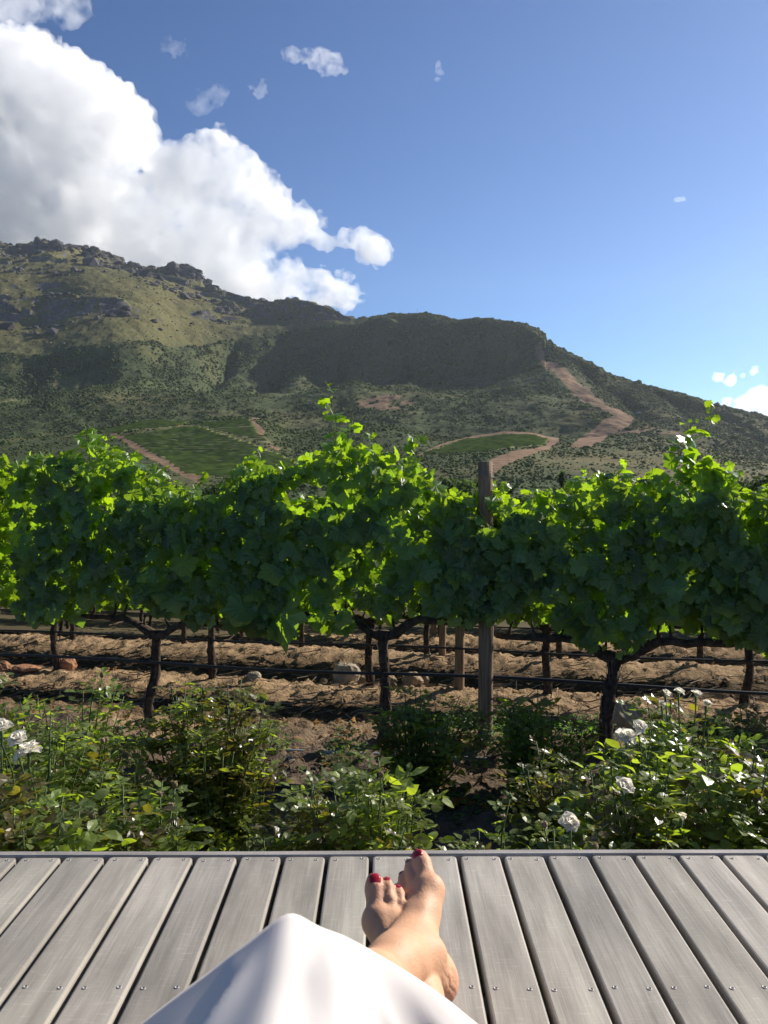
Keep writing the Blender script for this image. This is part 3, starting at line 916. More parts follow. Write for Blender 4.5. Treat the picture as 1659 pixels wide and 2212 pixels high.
def canopy(mb, x0, x1, row, topf, botf, n, rng, size=0.066, clear=None):
    """leaves of one vine between x0 and x1 along its row"""
    x = rng.uniform(x0, x1, n * 2)
    t, b = topf(x), botf(x)
    h = rng.random(n * 2) ** 0.9
    z = b + (t - b) * h
    ok = fbm(x * 4.2 + row * 7, z * 4.2, 2, 200 + row) > 0.30
    x, z, h = x[ok][:n], z[ok][:n], h[ok][:n]
    n = len(x)
    side = np.where(rng.random(n) < 0.56, -1.0, 1.0)
    bulge = 0.17 + 0.08 * np.sin(np.clip(h, 0, 1) * PI) ** 0.7 + 0.03 * (fbm(x * 3, z * 3, 2, 210 + row) - 0.5) * 2
    yo = side * bulge * rng.uniform(0.55, 1.1, n)
    inner = rng.random(n) < 0.22
    yo[inner] *= rng.uniform(-.3, .5, inner.sum())
    y = row_y(row, x) + yo
    if clear is not None:      # the bare upper part of the post stays in view
        ok = ~((np.abs(x - clear[0]) < .11) & (z > clear[1]) & (yo < .06))
        x, y, z, h, side, yo = x[ok], y[ok], z[ok], h[ok], side[ok], yo[ok]
        n = len(x)
    topness = sstep(0.82, 1.0, h)
    N = np.stack([rng.normal(0, .42, n), side * (1 - 0.6 * topness) + rng.normal(0, .42, n), 0.30 + 0.8 * topness + rng.normal(0, .35, n)], -1)
    D = np.stack([rng.normal(0, .5, n), side * 0.35 + rng.normal(0, .3, n), -1 + 1.1 * topness + rng.normal(0, .35, n)], -1)
    s = size * np.exp(rng.normal(0.22, .36, n)) * (1 - 0.22 * topness)
    P = np.stack([x, y, z], -1) - D / np.linalg.norm(D, axis=1)[:, None] * s[:, None] * .4
    base = np.array([.082, .142, .058]) * rng.uniform(.6, 1.35, (n, 1)) + np.array([.02, .015, 0]) * rng.random((n, 1))
    young = np.array([.13, .195, .042]) * rng.uniform(.8, 1.2, (n, 1))  # young leaves' own yellow-green, tint raised for sunlit highlights along the crown
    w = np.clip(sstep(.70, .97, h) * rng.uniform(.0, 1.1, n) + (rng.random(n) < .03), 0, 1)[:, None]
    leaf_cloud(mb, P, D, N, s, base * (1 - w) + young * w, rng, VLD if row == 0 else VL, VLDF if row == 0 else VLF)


def shoot(mbl, mbc, p, length, rng, lean=(0, 0), dirz=1.0, nleaf=None, big=1.0):
    """one cane with leaves shrinking to its tip"""
    m = 7
    t = np.linspace(0, 1, m)
    w = np.cumsum(rng.normal(0, .022, (m, 2)), axis=0)
    P = np.stack([p[0] + lean[0] * t + w[:, 0], p[1] + lean[1] * t + w[:, 1] * .6, p[2] + dirz * length * t - 0.06 * length * t ** 2], -1)
    mbl.tube(P, np.linspace(.0035, .0015, m), 5, (.13, .17, .05))
    k = nleaf or int(4 + length * 22)
    f = np.sort(rng.uniform(.05, 1, k))
    Q = np.stack([np.interp(f, t, P[:, i]) for i in range(3)], -1)
    a = rng.uniform(0, 2 * PI, k)
    out = np.stack([np.cos(a), np.sin(a) * .8, rng.uniform(-.5, .6, k)], -1)
    s = (0.075 * (1 - f) ** 0.6 + 0.022) * rng.uniform(.75, 1.25, k) * big
    N = np.stack([rng.normal(0, .5, k), rng.normal(-.5, .5, k), rng.uniform(.1, 1, k)], -1)
    tn = np.array([.095, .165, .035]) * rng.uniform(.8, 1.25, (k, 1)) * (1 + .35 * f[:, None] * np.array([1.2, .7, .2]))
    leaf_cloud(mbl, Q + out * .018, out, N, s, tn, rng, cup=.5)


def trunk_mesh(mb, x, row, zb, zh, r, rng, arms=(0.72, 0.72), lean=0.05):
    y = row_y(row, x)
    m = 13
    t = np.linspace(0, 1, m)
    P = np.stack([x + lean * np.sin(t * PI * 1.1) + np.cumsum(rng.normal(0, .006, m)), y + np.cumsum(rng.normal(0, .005, m)), zb - .08 + (zh - zb + .08) * t], -1)
    R = r * (1.15 - .35 * t + .25 * (t > .88) + .35 * np.exp(-(t / .12) ** 2)) * rng.uniform(.9, 1.12, m)
    mb.tube(P, R, 11, np.array([.062, .046, .036]) * rng.uniform(.85, 1.2), rough=.22, rng=rng)
    # shaggy bark strips
    for _ in range(46):
        a, f = rng.uniform(0, 2 * PI), rng.uniform(.05, .95)
        l = rng.uniform(.05, .14)
        ff = np.clip(np.linspace(f, f + l / (zh - zb), 4), 0, 1)
        c = np.stack([np.interp(ff, t, P[:, i]) for i in range(3)], -1)
        rr = np.interp(ff, t, R) * np.array([1.03, 1.10, 1.14, 1.28 + rng.uniform(0, .25)])
        dv = np.array([math.cos(a), math.sin(a), 0]); tv = np.array([-math.sin(a), math.cos(a), 0]) * rng.uniform(.003, .007)
        L = c + dv * rr[:, None]
        V = np.concatenate([L - tv, L + tv])
        mb.add(V, np.array([[i, i + 1, 5 + i, 4 + i] for i in range(3)]), np.array([.085, .064, .05]) * rng.uniform(.6, 1.6))
    for sgn, al in zip((-1, 1), arms):
        k = 10
        s = np.linspace(0, 1, k)
        xx = P[-1, 0] + sgn * al * s
        A = np.stack([xx, P[-1, 1] + RT * sgn * al * s + np.cumsum(rng.normal(0, .008, k)), P[-1, 2] - .04 + .11 * sstep(0, .35, s) + np.cumsum(rng.normal(0, .008, k))], -1)
        mb.tube(A, r * np.linspace(.85, .42, k) * rng.uniform(.85, 1.2, k), 9, np.array([.07, .052, .04]) * rng.uniform(.85, 1.2), rough=.2, rng=rng)
        for s_ in np.linspace(.15, .95, 5):      # spurs
            c = A[int(s_ * (k - 1))]
            mb.tube([c, c + [rng.uniform(-.02, .02), rng.uniform(-.02, .02), .05], c + [rng.uniform(-.03, .03), 0, .10]], [.011, .009, .006], 6, (.075, .055, .04))


def grapevine(x, row, topf, botf, n, rng, label, group, zh=None, half=0.78, r=0.036, shoots=(), size=.059, nshoot=7, grapes=(), arms=(.72, .72)):
    y = row_y(row, x); zb = float(ground_h(np.array(x), np.array(y)))
    root = empty('grapevine', (x, y, zb))
    tag(root, label, 'grapevine', group)
    off = np.array([x, y, zb])
    def put(m, nm, mt, smooth=False):
        m.V = [v - off for v in m.V]
        return m.build(nm, mt, root, smooth)
    mt = MB(); trunk_mesh(mt, x, row, zb, zh if zh is not None else zb + .66, r, rng, arms, rng.uniform(-.05, .05)); put(mt, 'trunk', m_bark, True)
    ml, mc = MB(), MB()
    canopy(ml, x - half, x + half, row, topf, botf, n, rng, size, (p1(1046, 1150)[0], p1(1046, 1150)[2]) if row == 0 else None)
    for _ in range(nshoot):
        sx = rng.uniform(x - half, x + half)
        shoot(ml, mc, (sx, row_y(row, sx) + rng.uniform(-.15, .15), float(topf(np.array(sx))) - .10), rng.uniform(.10, .22), rng, (rng.uniform(-.06, .06), rng.uniform(-.05, .05)))
    for sh in shoots: shoot(ml, mc, *sh[:2], rng, **sh[2])
    put(ml, 'foliage', m_vine)
    for (gx_, gy_, gz_) in grapes:
        mg = MB()
        for _ in range(46):
            f = rng.random(); a = rng.uniform(0, 2 * PI); rr = .028 * (1 - .75 * f) * rng.uniform(.5, 1)
            c = np.array([gx_ + rr * math.cos(a), gy_ + rr * math.sin(a), gz_ - .10 * f])
            th = np.linspace(0, PI, 5)[1:-1]; ph = np.arange(6) * PI / 3
            V = np.vstack([[0, 0, 1]] + [[math.sin(q) * math.cos(p), math.sin(q) * math.sin(p), math.cos(q)] for q in th for p in ph] + [[0, 0, -1]]) * .0065 + c
            j = np.arange(6); k = (j + 1) % 6
            mg.add(V, [np.vstack([np.stack([np.zeros(6, int), 1 + j, 1 + k], -1), np.stack([np.full(6, 19), 13 + k, 13 + j], -1)]),
                       np.vstack([np.stack([1 + j, 7 + j, 7 + k, 1 + k], -1), np.stack([7 + j, 13 + j, 13 + k, 7 + k], -1)])])
        put(mg, 'grape_bunch', m_grape, True)
    return root


def p1(xd, yd):
    u, v = ray(xd, yd); y = R1 / (1 - RT * float(u))
    return (float(u) * y, y, EYE + float(v) * y)


rng = np.random.default_rng(21)
tr1 = [p1(xd, 1560)[0] for xd in (-215, 320, 826, 1320, 1850)]
labs1 = ['grapevine at the near row end, its trunk hidden beyond the frame edge',
         'grapevine with thick forked trunk beside the leafy rose bushes and white blooms',
         'tallest grapevine of the near row, with a long shoot above its leafy crown',
         'grapevine with stout dark trunk beside the round boulder, long shoot on top',
         'grapevine at the end of the near row past the boulder, cut off by the frame']
sh1 = {1: [(p1(205, 1000), .30, dict(big=1.3)), (p1(95, 1010), .12, {}), (p1(270, 1010), .12, {})],
       2: [(p1(724, 978), .50, dict(lean=(-.03, 0))), (p1(735, 985), .30, dict(lean=(.06, 0))), (p1(872, 990), .17, {}), (p1(795, 985), .16, dict(lean=(.03, 0)))],
       3: [(p1(1465, 1010), .40, dict(lean=(.19, 0), big=1.15)), (p1(1470, 1000), .30, dict(lean=(.02, 0), big=.7)), (p1(1240, 1050), .12, {}), (p1(1330, 1035), .12, {})]}
grp1 = 'grapevines of the near row'
for i, x in enumerate(tr1):
    lo = x - .8; hi_ = x + .8
    half = .90
    nlv = 1800
    u_, v_ = ray(0, 1335)
    zh = {0: None, 1: p1(320, 1362)[2], 2: p1(826, 1362)[2], 3: p1(1320, 1408)[2], 4: None}[i]
    sh = list(sh1.get(i, []))
    if i == 2:   # the cane that hangs in front of the post
        a = p1(1015, 1085)
        sh.append(((a[0], a[1] - .16, a[2]), .62, dict(lean=(.16, -.03), dirz=-1.0, nleaf=20, big=.95)))
    grapevine(x, 0, top1, bot1, nlv, rng, labs1[i], grp1, zh, half, .033 if i != 3 else .041, sh,
              grapes=[(p1(228, 1260)[0], row_y(0, p1(228, 1260)[0]) - .24, p1(228, 1260)[2])] if i == 1 else ())
labs2 = {}
flat = lambda z: (lambda x: np.full(np.shape(x), z) + (fbm(np.asarray(x) * 2.5, np.asarray(x) * 0 + z * 9, 2, 77) - .5) * .22)
tr2 = [row_y(1, 0) * 0 + v for v in (-5.0, -3.42, -1.72, -0.14, 1.52, 3.2, 4.7)]
desc2 = ['second row grapevine at the frame edge, only its dark leaves showing', 'second row grapevine with slim leaning trunk in the sandy gap beside the rose bed',
         'second row grapevine with curved trunk between the forked trunk and the middle trunk', 'second row grapevine hidden almost wholly behind the tallest near vine',
         'second row grapevine with trunk just past the thick wooden post', 'second row grapevine with trunk showing beyond the round boulder',
         'second row grapevine at the far end past the boulder']
for i, x in enumerate(tr2):
    y = row_y(1, x); zb = float(ground_h(np.array(x), np.array(y)))
    grapevine(x, 1, flat(zb + 1.86), flat(zb + .70), 1050, rng, desc2[i], 'grapevines of the second row', None, .84, .034, nshoot=6, size=.07)
# farther rows: one vine copied along
base = None
far_words = ['third', 'fourth', 'fifth', 'sixth', 'seventh', 'eighth']
for r_ in (2, 3, 4, 5, 6, 7):
    y0 = row_y(r_, 0)
    xs_ = np.arange(-0.62 * y0, 0.60 * y0, 1.62) + (0.35 * r_) % 1.3
    for x in xs_:
        y = row_y(r_, x)
        if abs(x / y) > 0.56 or (r_ > 5 and x > 0): continue
        zb = float(ground_h(np.array(x), np.array(y))) if y < 13.4 else float(land_z(np.array([x]), np.array([y]))[0])
        k_ = int(round((x - .069 * y) / 1.62 + (.5 if x > .069 * y else -.5)))
        lab = '%s row grapevine, %s trunk from the line of posts towards the %s' % (far_words[r_ - 2], ['first', 'second', 'third', 'fourth', 'fifth', 'sixth', 'seventh', 'eighth'][min(abs(k_), 8) - 1], 'boulder side' if k_ > 0 else 'red rock side')
        if base is None:
            base = grapevine(x, r_, flat(zb + 1.80), flat(zb + .72), 800, rng, lab, 'grapevines of the third row', None, .84, .033, nshoot=4, size=.078)
        else:
            c = copy_tree(base); c.location = (x, y, zb)
            if rng.random() < .5: c.scale = (1, 1, rng.uniform(.94, 1.05))
            tag(c, lab, group='grapevines of the %s row' % far_words[r_ - 2])

# ------------------------------------------------------------------ vineyard posts, wires and hoses
def post_mat():
    m, ns, ls, b = mat('post_wood')
    a = node(ns, 'ShaderNodeAttribute', attribute_name='tint')
    tc = node(ns, 'ShaderNodeTexCoord')
    mp = node(ns, 'ShaderNodeMapping'); mp.inputs['Scale'].default_value = (70, 70, 5)
    ls.new(tc.outputs['Object'], mp.inputs[0])
    g = node(ns, 'ShaderNodeTexNoise'); g.inputs['Detail'].default_value = 6; g.inputs['Scale'].default_value = 1
    ls.new(mp.outputs[0], g.inputs['Vector'])
    mr = node(ns, 'ShaderNodeMapRange'); mr.inputs[1].default_value = .3; mr.inputs[2].default_value = .7; mr.inputs[3].default_value = .55; mr.inputs[4].default_value = 1.35
    ls.new(g.outputs['Fac'], mr.inputs[0])
    mx = node(ns, 'ShaderNodeMix', data_type='RGBA', blend_type='MULTIPLY'); mx.inputs[0].default_value = 1
    ls.new(a.outputs['Color'], mx.inputs[6]); ls.new(mr.outputs[0], mx.inputs[7]); ls.new(mx.outputs[2], b.inputs['Base Color'])
    b.inputs['Roughness'].default_value = .85; b.inputs['Specular IOR Level'].default_value = .15
    bp = node(ns, 'ShaderNodeBump'); bp.inputs['Distance'].default_value = .006; ls.new(g.outputs['Fac'], bp.inputs['Height']); ls.new(bp.outputs[0], b.inputs['Normal'])
    return m


m_post = post_mat()
m_wire, ns, ls, b = mat('wire_steel'); b.inputs['Base Color'].default_value = (.22, .22, .21, 1); b.inputs['Metallic'].default_value = .7; b.inputs['Roughness'].default_value = .5
m_hose, ns, ls, b = mat('black_hose'); b.inputs['Base Color'].default_value = (.012, .013, .016, 1); b.inputs['Roughness'].default_value = .55
posts = [(1046, 0, 1.045 + .85 - .02, .047, 'thick weathered wooden post of the near row, wire wrapped round its top'),
         (992, 1, 1.86, .045, 'second wooden post along the line, its top among the leaves'),
         (955, 2, 1.84, .044, 'third wooden post along the line, thinner and sunlit at the foot'),
         (936, 3, 1.84, .044, 'fourth and last wooden post along the line, under the leaves')]
for xd, r_, h, rad, lab in posts:
    u, v = ray(xd, 1300); y = row_y(r_, 0) / (1 - RT * float(u)); x = float(u) * y
    if r_ == 0: y -= .05
    zb = float(ground_h(np.array(x), np.array(y)))
    ztop = at(1044, 998, y).z if r_ == 0 else zb + h
    root = empty('vineyard_post', (x, y, zb)); tag(root, lab, 'post', 'wooden vineyard posts')
    m = 16; t = np.linspace(0, 1, m)
    P = np.stack([.006 * np.sin(t * 4), .004 * np.cos(t * 5), -.3 + (ztop - zb + .3) * t], -1)
    mb = MB(); mb.tube(P, rad * (1.04 - .08 * t) * rng.uniform(.985, 1.015, m), 18, (.235, .16, .105), rough=.03, rng=rng)
    mb.build('pole', m_post, root, True)
    for hh in ((.18, .21, .24, .55, 1.0) if r_ == 0 else (.25, .8)):
        th = np.linspace(0, 2 * PI, 26)
        zz = (ztop - zb) - hh * .35 if hh < .3 else (ztop - zb) - hh
        w = MB(); w.tube(np.stack([np.cos(th) * rad * 1.04, np.sin(th) * rad * 1.04, zz + .012 * np.sin(th + hh * 20)], -1), .0016, 5); w.build('wire_tie', m_wire, root, True)
    if r_ == 0:
        th = np.linspace(0, 9, 40)
        w = MB(); w.tube(np.stack([rad * 1.05 * np.cos(th), rad * 1.05 * np.sin(th), ztop - zb - .02 - .012 * th], -1), .0015, 5)
        w.tube([[rad * 1.05, 0, ztop - zb - .02], [0, -.02, ztop - zb + .004], [-.07, -.03, ztop - zb + .02], [-.09, -.04, ztop - zb - .005]], .0016, 5)
        w.build('wire_wrap', m_wire, root, True)
wire_words = ['near', 'second', 'third']
for r_ in (0, 1, 2):
    xs_ = np.linspace(-.62 * row_y(r_, 0), .62 * row_y(r_, 0), 40)
    ys_ = row_y(r_, xs_)
    zg = ground_h(xs_, ys_)
    mh = MB()
    zz = (EYE - 1.285) + .012 * np.sin(xs_ * 2.1) if r_ == 0 else zg - .09 + {1: .50, 2: .48}[r_] + .012 * np.sin(xs_ * 1.7 + r_)
    mh.tube(np.stack([xs_, ys_ - .045, zz], -1), .0105, 8)
    tag(mh.build('irrigation_hose', m_hose, smooth=True), 'black irrigation hose strung low along the %s row of trunks' % wire_words[r_], 'hose', 'irrigation hoses')
    for lev, nm in ((1.02, 'lowest'), (1.36, 'middle'), (1.72, 'top')):
        mw = MB(); mw.tube(np.stack([xs_, ys_ - (.06 if lev < 1.5 else 0), zg - .1 + lev + .01 * np.sin(xs_ + lev)], -1), .0016, 5)
        tag(mw.build('trellis_wire', m_wire, smooth=True), '%s thin trellis wire running through the leaves of the %s row' % (nm, wire_words[r_]), 'wire', 'trellis wires')
# ------------------------------------------------------------------ rose bushes
m_rleaf = leaf_mat('rose_leaf', 0.34, (0.80, 0.86, 0.15), 0.40, 0.42)
m_rstem = tint_mat('rose_stem', 0.6, nscale=20, namp=0.25)
m_petal, ns, ls, b = mat('white_petal')
b.inputs['Base Color'].default_value = (.86, .83, .74, 1); b.inputs['Roughness'].default_value = .6
tr = node(ns, 'ShaderNodeBsdfTranslucent'); tr.inputs['Color'].default_value = (.95, .90, .78, 1)
mx = node(ns, 'ShaderNodeMixShader'); mx.inputs[0].default_value = .5
ls.new(b.outputs[0], mx.inputs[1]); ls.new(tr.outputs[0], mx.inputs[2]); ls.new(mx.outputs[0], ns['Material Output'].inputs['Surface'])
m_hip = tint_mat('rose_hip', 0.7, nscale=60, namp=0.35)
RL = np.array([(0, 0), (.22, .18), (.31, .45), (.20, .76), (0, 1.0), (-.20, .76), (-.31, .45), (-.22, .18), (0, .35), (0, .68)])
RLF = np.array([[0, 1, 8], [1, 2, 8], [2, 9, 8], [2, 3, 9], [3, 4, 9], [4, 5, 9], [5, 6, 9], [6, 8, 9], [6, 7, 8], [7, 0, 8]])


def rose_flower(mb, c, r, axis, rng, open_=1.0):
    """petals cupped round an axis in four whorls"""
    ax = Vector(axis).normalized()
    Rm = np.array(ax.to_track_quat('Z', 'Y').to_matrix())
    for k, (n, tilt, ln) in enumerate(((6, 1.15 * open_, 1.0), (6, .85 * open_, .95), (5, .5 * open_, .85), (4, .2, .7))):
        for i in range(n):
            a = 2 * PI * (i + .5 * k) / n + rng.uniform(-.2, .2)
            tl = tilt + rng.uniform(-.15, .2)
            l = ln * r * rng.uniform(.85, 1.12); w = l * .62
            V = []
            for s in np.linspace(0, 1, 5):
                bend = tl * (0.45 + .75 * s)
                rad = math.sin(bend) * l * s + .08 * r; z = math.cos(bend) * l * s
                for q in np.linspace(-1, 1, 5):
                    ww = w * math.sin(PI * min(1, .12 + .80 * s)) * q * (1 if s < 1 else .75)
                    cup = -.25 * (q * q) * l * s
                    rr = rad + cup * math.cos(bend); zz = z - cup * math.sin(bend) * .6 + rng.uniform(-.03, .03) * r
                    V.append([rr * math.cos(a) - ww * math.sin(a), rr * math.sin(a) + ww * math.cos(a), zz])
            F = np.array([[i_ * 5 + j, i_ * 5 + j + 1, i_ * 5 + 6 + j, i_ * 5 + 5 + j] for i_ in range(4) for j in range(4)])
            mb.add(np.array(V) @ Rm.T + np.array(c), F)


def rose_bush(bx, by, zb, h, spread, nst, rng, label, flowers=(), hips=0, hue=(1, 1, 1), red=.14, leafl=.040, dens=1.0, lean=(0, 0)):
    hue = np.array(hue) * rng.uniform(.92, 1.08, 3)
    root = empty('rose_bush', (bx, by, zb)); tag(root, label, 'rose bush', 'rose bushes along the deck')
    ms_, ml, mh = MB(), MB(), MB()
    LP, LD, LN, LS, LT = [], [], [], [], []
    tips = []
    for s in range(int(nst * 2.0)):
        a = rng.uniform(0, 2 * PI); sp = spread * math.sqrt(rng.random()) * 1.05
        hh = h * 1.06 * (1 - .55 * rng.random() ** 1.8) * (1 - .22 * (sp / (spread + 1e-6)) ** 2)
        m = 7; t = np.linspace(0, 1, m)
        ex, ey = sp * math.cos(a) + lean[0], sp * math.sin(a) + lean[1]
        w = np.cumsum(rng.normal(0, .012, (m, 2)), axis=0)
        P = np.stack([ex * t ** 1.1 + .03 * math.cos(a) + w[:, 0], ey * t ** 1.1 + .03 * math.sin(a) + w[:, 1], hh * t ** .9 - .02], -1)
        ms_.tube(P, np.linspace(.0055, .0020, m), 5, np.array([.09, .13, .045]) * rng.uniform(.7, 1.2))
        tips.append(P[-1])
        nl = int(rng.integers(13, 21) * dens * max(.5, hh / .7))
        reddish = rng.random() < red
        for f in rng.uniform(.08, 1.0, nl) ** (.8 if h < .7 else .55):
            c = np.array([np.interp(f, t, P[:, i]) for i in range(3)])
            b_a = rng.uniform(0, 2 * PI)
            dv = np.array([math.cos(b_a), math.sin(b_a), rng.uniform(-.25, .55)]); dv /= np.linalg.norm(dv)
            L = 1.18 * leafl * rng.uniform(.7, 1.4) * (1.05 - .25 * f)
            up = np.array([rng.normal(0, .35), rng.normal(0, .35), 1.0])
            sd = np.cross(dv, up); sd /= np.linalg.norm(sd)
            rl = L * 2.0
            ms_.tube([c, c + dv * rl * .5, c + dv * rl + [0, 0, -.15 * rl]], [.0012, .001, .0008], 3, (.10, .14, .05), cap=False)
            tn = np.array([.118, .142, .046]) * rng.uniform(.6, 1.5) * np.array(hue)
            if rng.random() < .22: tn = np.array([.13, .165, .045]) * rng.uniform(.8, 1.2)
            if reddish and f > .75: tn = np.array([.080, .066, .028]) * rng.uniform(.7, 1.3)
            for pos, dr, sc in ((1.0, dv, 1.1), (.66, dv * .5 + sd, .95), (.66, dv * .5 - sd, .95), (.34, dv * .4 + sd, .75), (.34, dv * .4 - sd, .75)):
                if rng.random() < .06: continue
                LP.append(c + dv * rl * pos + [0, 0, -.12 * rl * pos]); LD.append(dr + rng.normal(0, .16, 3)); LN.append(up + rng.normal(0, .28, 3)); LS.append(L * sc); LT.append(tn * rng.uniform(.85, 1.15))
    leaf_cloud(ml, np.array(LP), np.array(LD), np.array(LN), np.array(LS), np.array(LT), rng, RL, RLF, cup=-.5, droop=.25, fold=.0)
    ms_.build('stems', m_rstem, root, True); ml.build('foliage', m_rleaf, root)
    for (fx, fy, fz, fr, op) in flowers:
        f = MB(); c = np.array([fx - bx, fy - by, fz - zb])
        rose_flower(f, c, fr, (.25 + rng.normal(0, .2), -.35 + rng.normal(0, .2), .9), rng, op)
        f.build('rose', m_petal, root, True)
        g = MB(); g.tube([[c[0] * .55, c[1] * .55 + .03, max(c[2] - .34, .02)], c * [.85, .85, 1] + [.01, .02, -.15], c * [.97, .97, 1] - [0, 0, .05], c - [0, -.004, .004]], [.003, .0028, .0025, .006], 5, (.10, .15, .05)); g.build('flower_stalk', m_rstem, root, True)
    idx = rng.permutation(len(tips))[:hips]
    for i in idx:
        g = MB(); c = tips[i] + [0, 0, .012]
        rr = rng.uniform(.007, .011); tn = np.array([(.17, .13, .055), (.30, .22, .14), (.12, .16, .055)][rng.integers(3)])
        th = np.linspace(0, PI, 6); ph = np.arange(8) * PI / 4
        V = np.array([[math.sin(q) * math.cos(p) * rr, math.sin(q) * math.sin(p) * rr, -math.cos(q) * rr * 1.25] for q in th for p in ph]) + c
        F = np.array([[i_ * 8 + j, i_ * 8 + (j + 1) % 8, (i_ + 1) * 8 + (j + 1) % 8, (i_ + 1) * 8 + j] for i_ in range(5) for j in range(8)])
        g.add(V, F, tn)
        for p in range(5):    # sepals
            a = 2 * PI * p / 5; o = np.array([math.cos(a), math.sin(a), 0]); tv = np.array([-math.sin(a), math.cos(a), 0]) * .003
            b0 = c + o * rr * .5 + [0, 0, rr]; b1 = c + o * rr * 2.0 + [0, 0, rr * rng.uniform(.6, 2.2)]
            g.add([b0 - tv, b0 + tv, b1], np.array([[0, 1, 2]]), tn * .8)
        g.build('rose_hip', m_hip, root, True)
    return root


rng = np.random.default_rng(33)


def on_bed(xd, yd, y):
    """ground point below a direction at distance y"""
    p = at(xd, yd, y)
    return p.x, float(ground_h(np.array(p.x), np.array(y)))


def bush(xd, y, top_yd, wpx, nst, label, flowers=(), **kw):
    x, zb = on_bed(xd, 1600, y)
    h = at(xd, top_yd, y).z - zb
    fl = []
    for fx, fy, fr, op in flowers:
        yy = y - kw.get('fdist', .12)
        p = at(fx, fy, yy); fl.append((p.x, p.y, p.z, fr, op))
    kw.pop('fdist', None)
    return rose_bush(x, y, zb - .02, h + .02, wpx / FD * y / 2, nst, rng, label, fl, **kw)


bush(60, 2.75, 1560, 300, 30, 'big leafy rose bush with blowsy white roses by the deck edge', [(62, 1625, .040, 1.2), (38, 1597, .028, 1.0), (2, 1575, .034, .9)], hips=4, leafl=.036, fdist=.28)
bush(150, 3.6, 1478, 260, 22, 'tall rose bush without blooms behind the blowsy white roses', hips=5, leafl=.036)
bush(-90, 3.1, 1480, 300, 24, 'dense rose bush cut off by the frame beside the blowsy white roses', hips=2, leafl=.038)
bush(20, 2.25, 1700, 240, 20, 'low broad leaved rose bush against the deck under the white roses', hips=1, leafl=.042)
bush(300, 2.5, 1665, 190, 15, 'rose bush of withered brown seed heads leaning over the deck edge', hips=9, leafl=.036)
bush(210, 2.4, 1740, 170, 12, 'short glossy rose bush between the seed heads and the deck', hips=0, leafl=.042)
bush(455, 3.45, 1470, 255, 36, 'full round rose bush beside the forked vine trunk, reddish tips', hips=4, leafl=.036, red=.4)
bush(285, 3.8, 1568, 90, 7, 'slim rose bush with reddish stem in front of the forked vine trunk', hips=2, leafl=.034, red=.9)
bush(790, 2.55, 1655, 260, 28, 'glossy rose bush in front of the crossed bare feet', hips=4, leafl=.040)
bush(655, 2.7, 1650, 110, 8, 'rose bush with a bent yellowing leaf beside the glossy centre bush', hips=1, leafl=.042, red=.35)
bush(910, 4.6, 1475, 190, 24, 'dark green rose bush between the middle trunk and the thick post', hips=3, leafl=.038, hue=(.95, 1.0, 1.0))
bush(548, 2.6, 1775, 55, 4, 'tiny rose sprig with one dry seed head in the bare soil', hips=2, leafl=.032)
bush(1045, 2.65, 1735, 80, 6, 'small rose sprig standing alone beside the crossed feet', hips=2, leafl=.034)
bush(1170, 4.4, 1500, 190, 32, 'dark rose bush beside the thick post, half in shade', hips=3, leafl=.036, hue=(1.0, 1.1, .9))
bush(1215, 3.2, 1610, 170, 14, 'sparse rose bush before the stout dark trunk', hips=4, leafl=.038, red=.35)
bush(1245, 2.35, 1775, 130, 10, 'low rose bush of clustered buds at the deck edge, one white bloom', [(1232, 1780, .030, .9)], hips=8, leafl=.034, fdist=.05)
bush(1385, 2.6, 1650, 260, 26, 'spreading rose bush with a cupped white rose, beside the deck', [(1346, 1702, .033, .7), (1473, 1769, .020, .45)], hips=10, leafl=.042)
bush(1590, 2.7, 1640, 280, 28, 'wide rose bush of large pale leaves against the deck', hips=6, leafl=.046)
bush(1420, 3.15, 1560, 200, 22, 'rose bush with two open white roses beside the stout trunk', [(1352, 1594, .041, 1.2), (1380, 1571, .028, 1.1)], hips=3, leafl=.038, fdist=.2)
bush(1475, 3.35, 1500, 190, 24, 'rose bush topped by a cluster of five white roses', [(1438, 1502, .024, .7), (1466, 1497, .023, .9), (1504, 1502, .024, .7), (1526, 1523, .024, .6), (1430, 1523, .018, .6)], hips=2, leafl=.040, fdist=.1)
bush(1620, 3.7, 1545, 210, 24, 'bloomless rose bush cut off by the frame beyond the five white roses', hips=9, leafl=.036)

# ------------------------------------------------------------------ weeds, fallen leaves, prunings
m_weed = leaf_mat('weed_leaf', 0.55, (0.8, 0.9, 0.2), 0.35, 0.25)


def weed(xd, yd, y, w, h, n, label, tone=(.06, .12, .028), mass=False):
    x, zb = on_bed(xd, yd, y)
    k = n
    a = rng.uniform(0, 2 * PI, k); r = np.sqrt(rng.random(k)) * w / 2
    P = np.stack([np.cos(a) * r, np.sin(a) * r * .8, h * rng.random(k) * (1 - .6 * (r / (w / 2)) ** 2)], -1)
    D = np.stack([np.cos(a) + rng.normal(0, .5, k), np.sin(a) + rng.normal(0, .5, k), rng.uniform(-.2, .8, k)], -1)
    N = np.stack([rng.normal(0, .3, k), rng.normal(0, .3, k), np.ones(k)], -1)
    mb = MB(); leaf_cloud(mb, P, D, N, rng.uniform(.012, .026, k), np.array(tone) * rng.uniform(.7, 1.4, (k, 1)), rng, RL * [1.5, 1], RLF, cup=.4)
    for i in range(0, k, 12): mb.tube([[P[i, 0] * .4, P[i, 1] * .4, -.02], P[i]], .0012, 3, (.09, .13, .05), cap=False)
    if mass: return tag(mb.build('ground_cover', m_weed, loc=(x, y, zb)), label, kind='stuff')
    o = mb.build('weed', m_weed, loc=(x, y, zb)); tag(o, label, 'weed', 'low weeds along the first vine row')


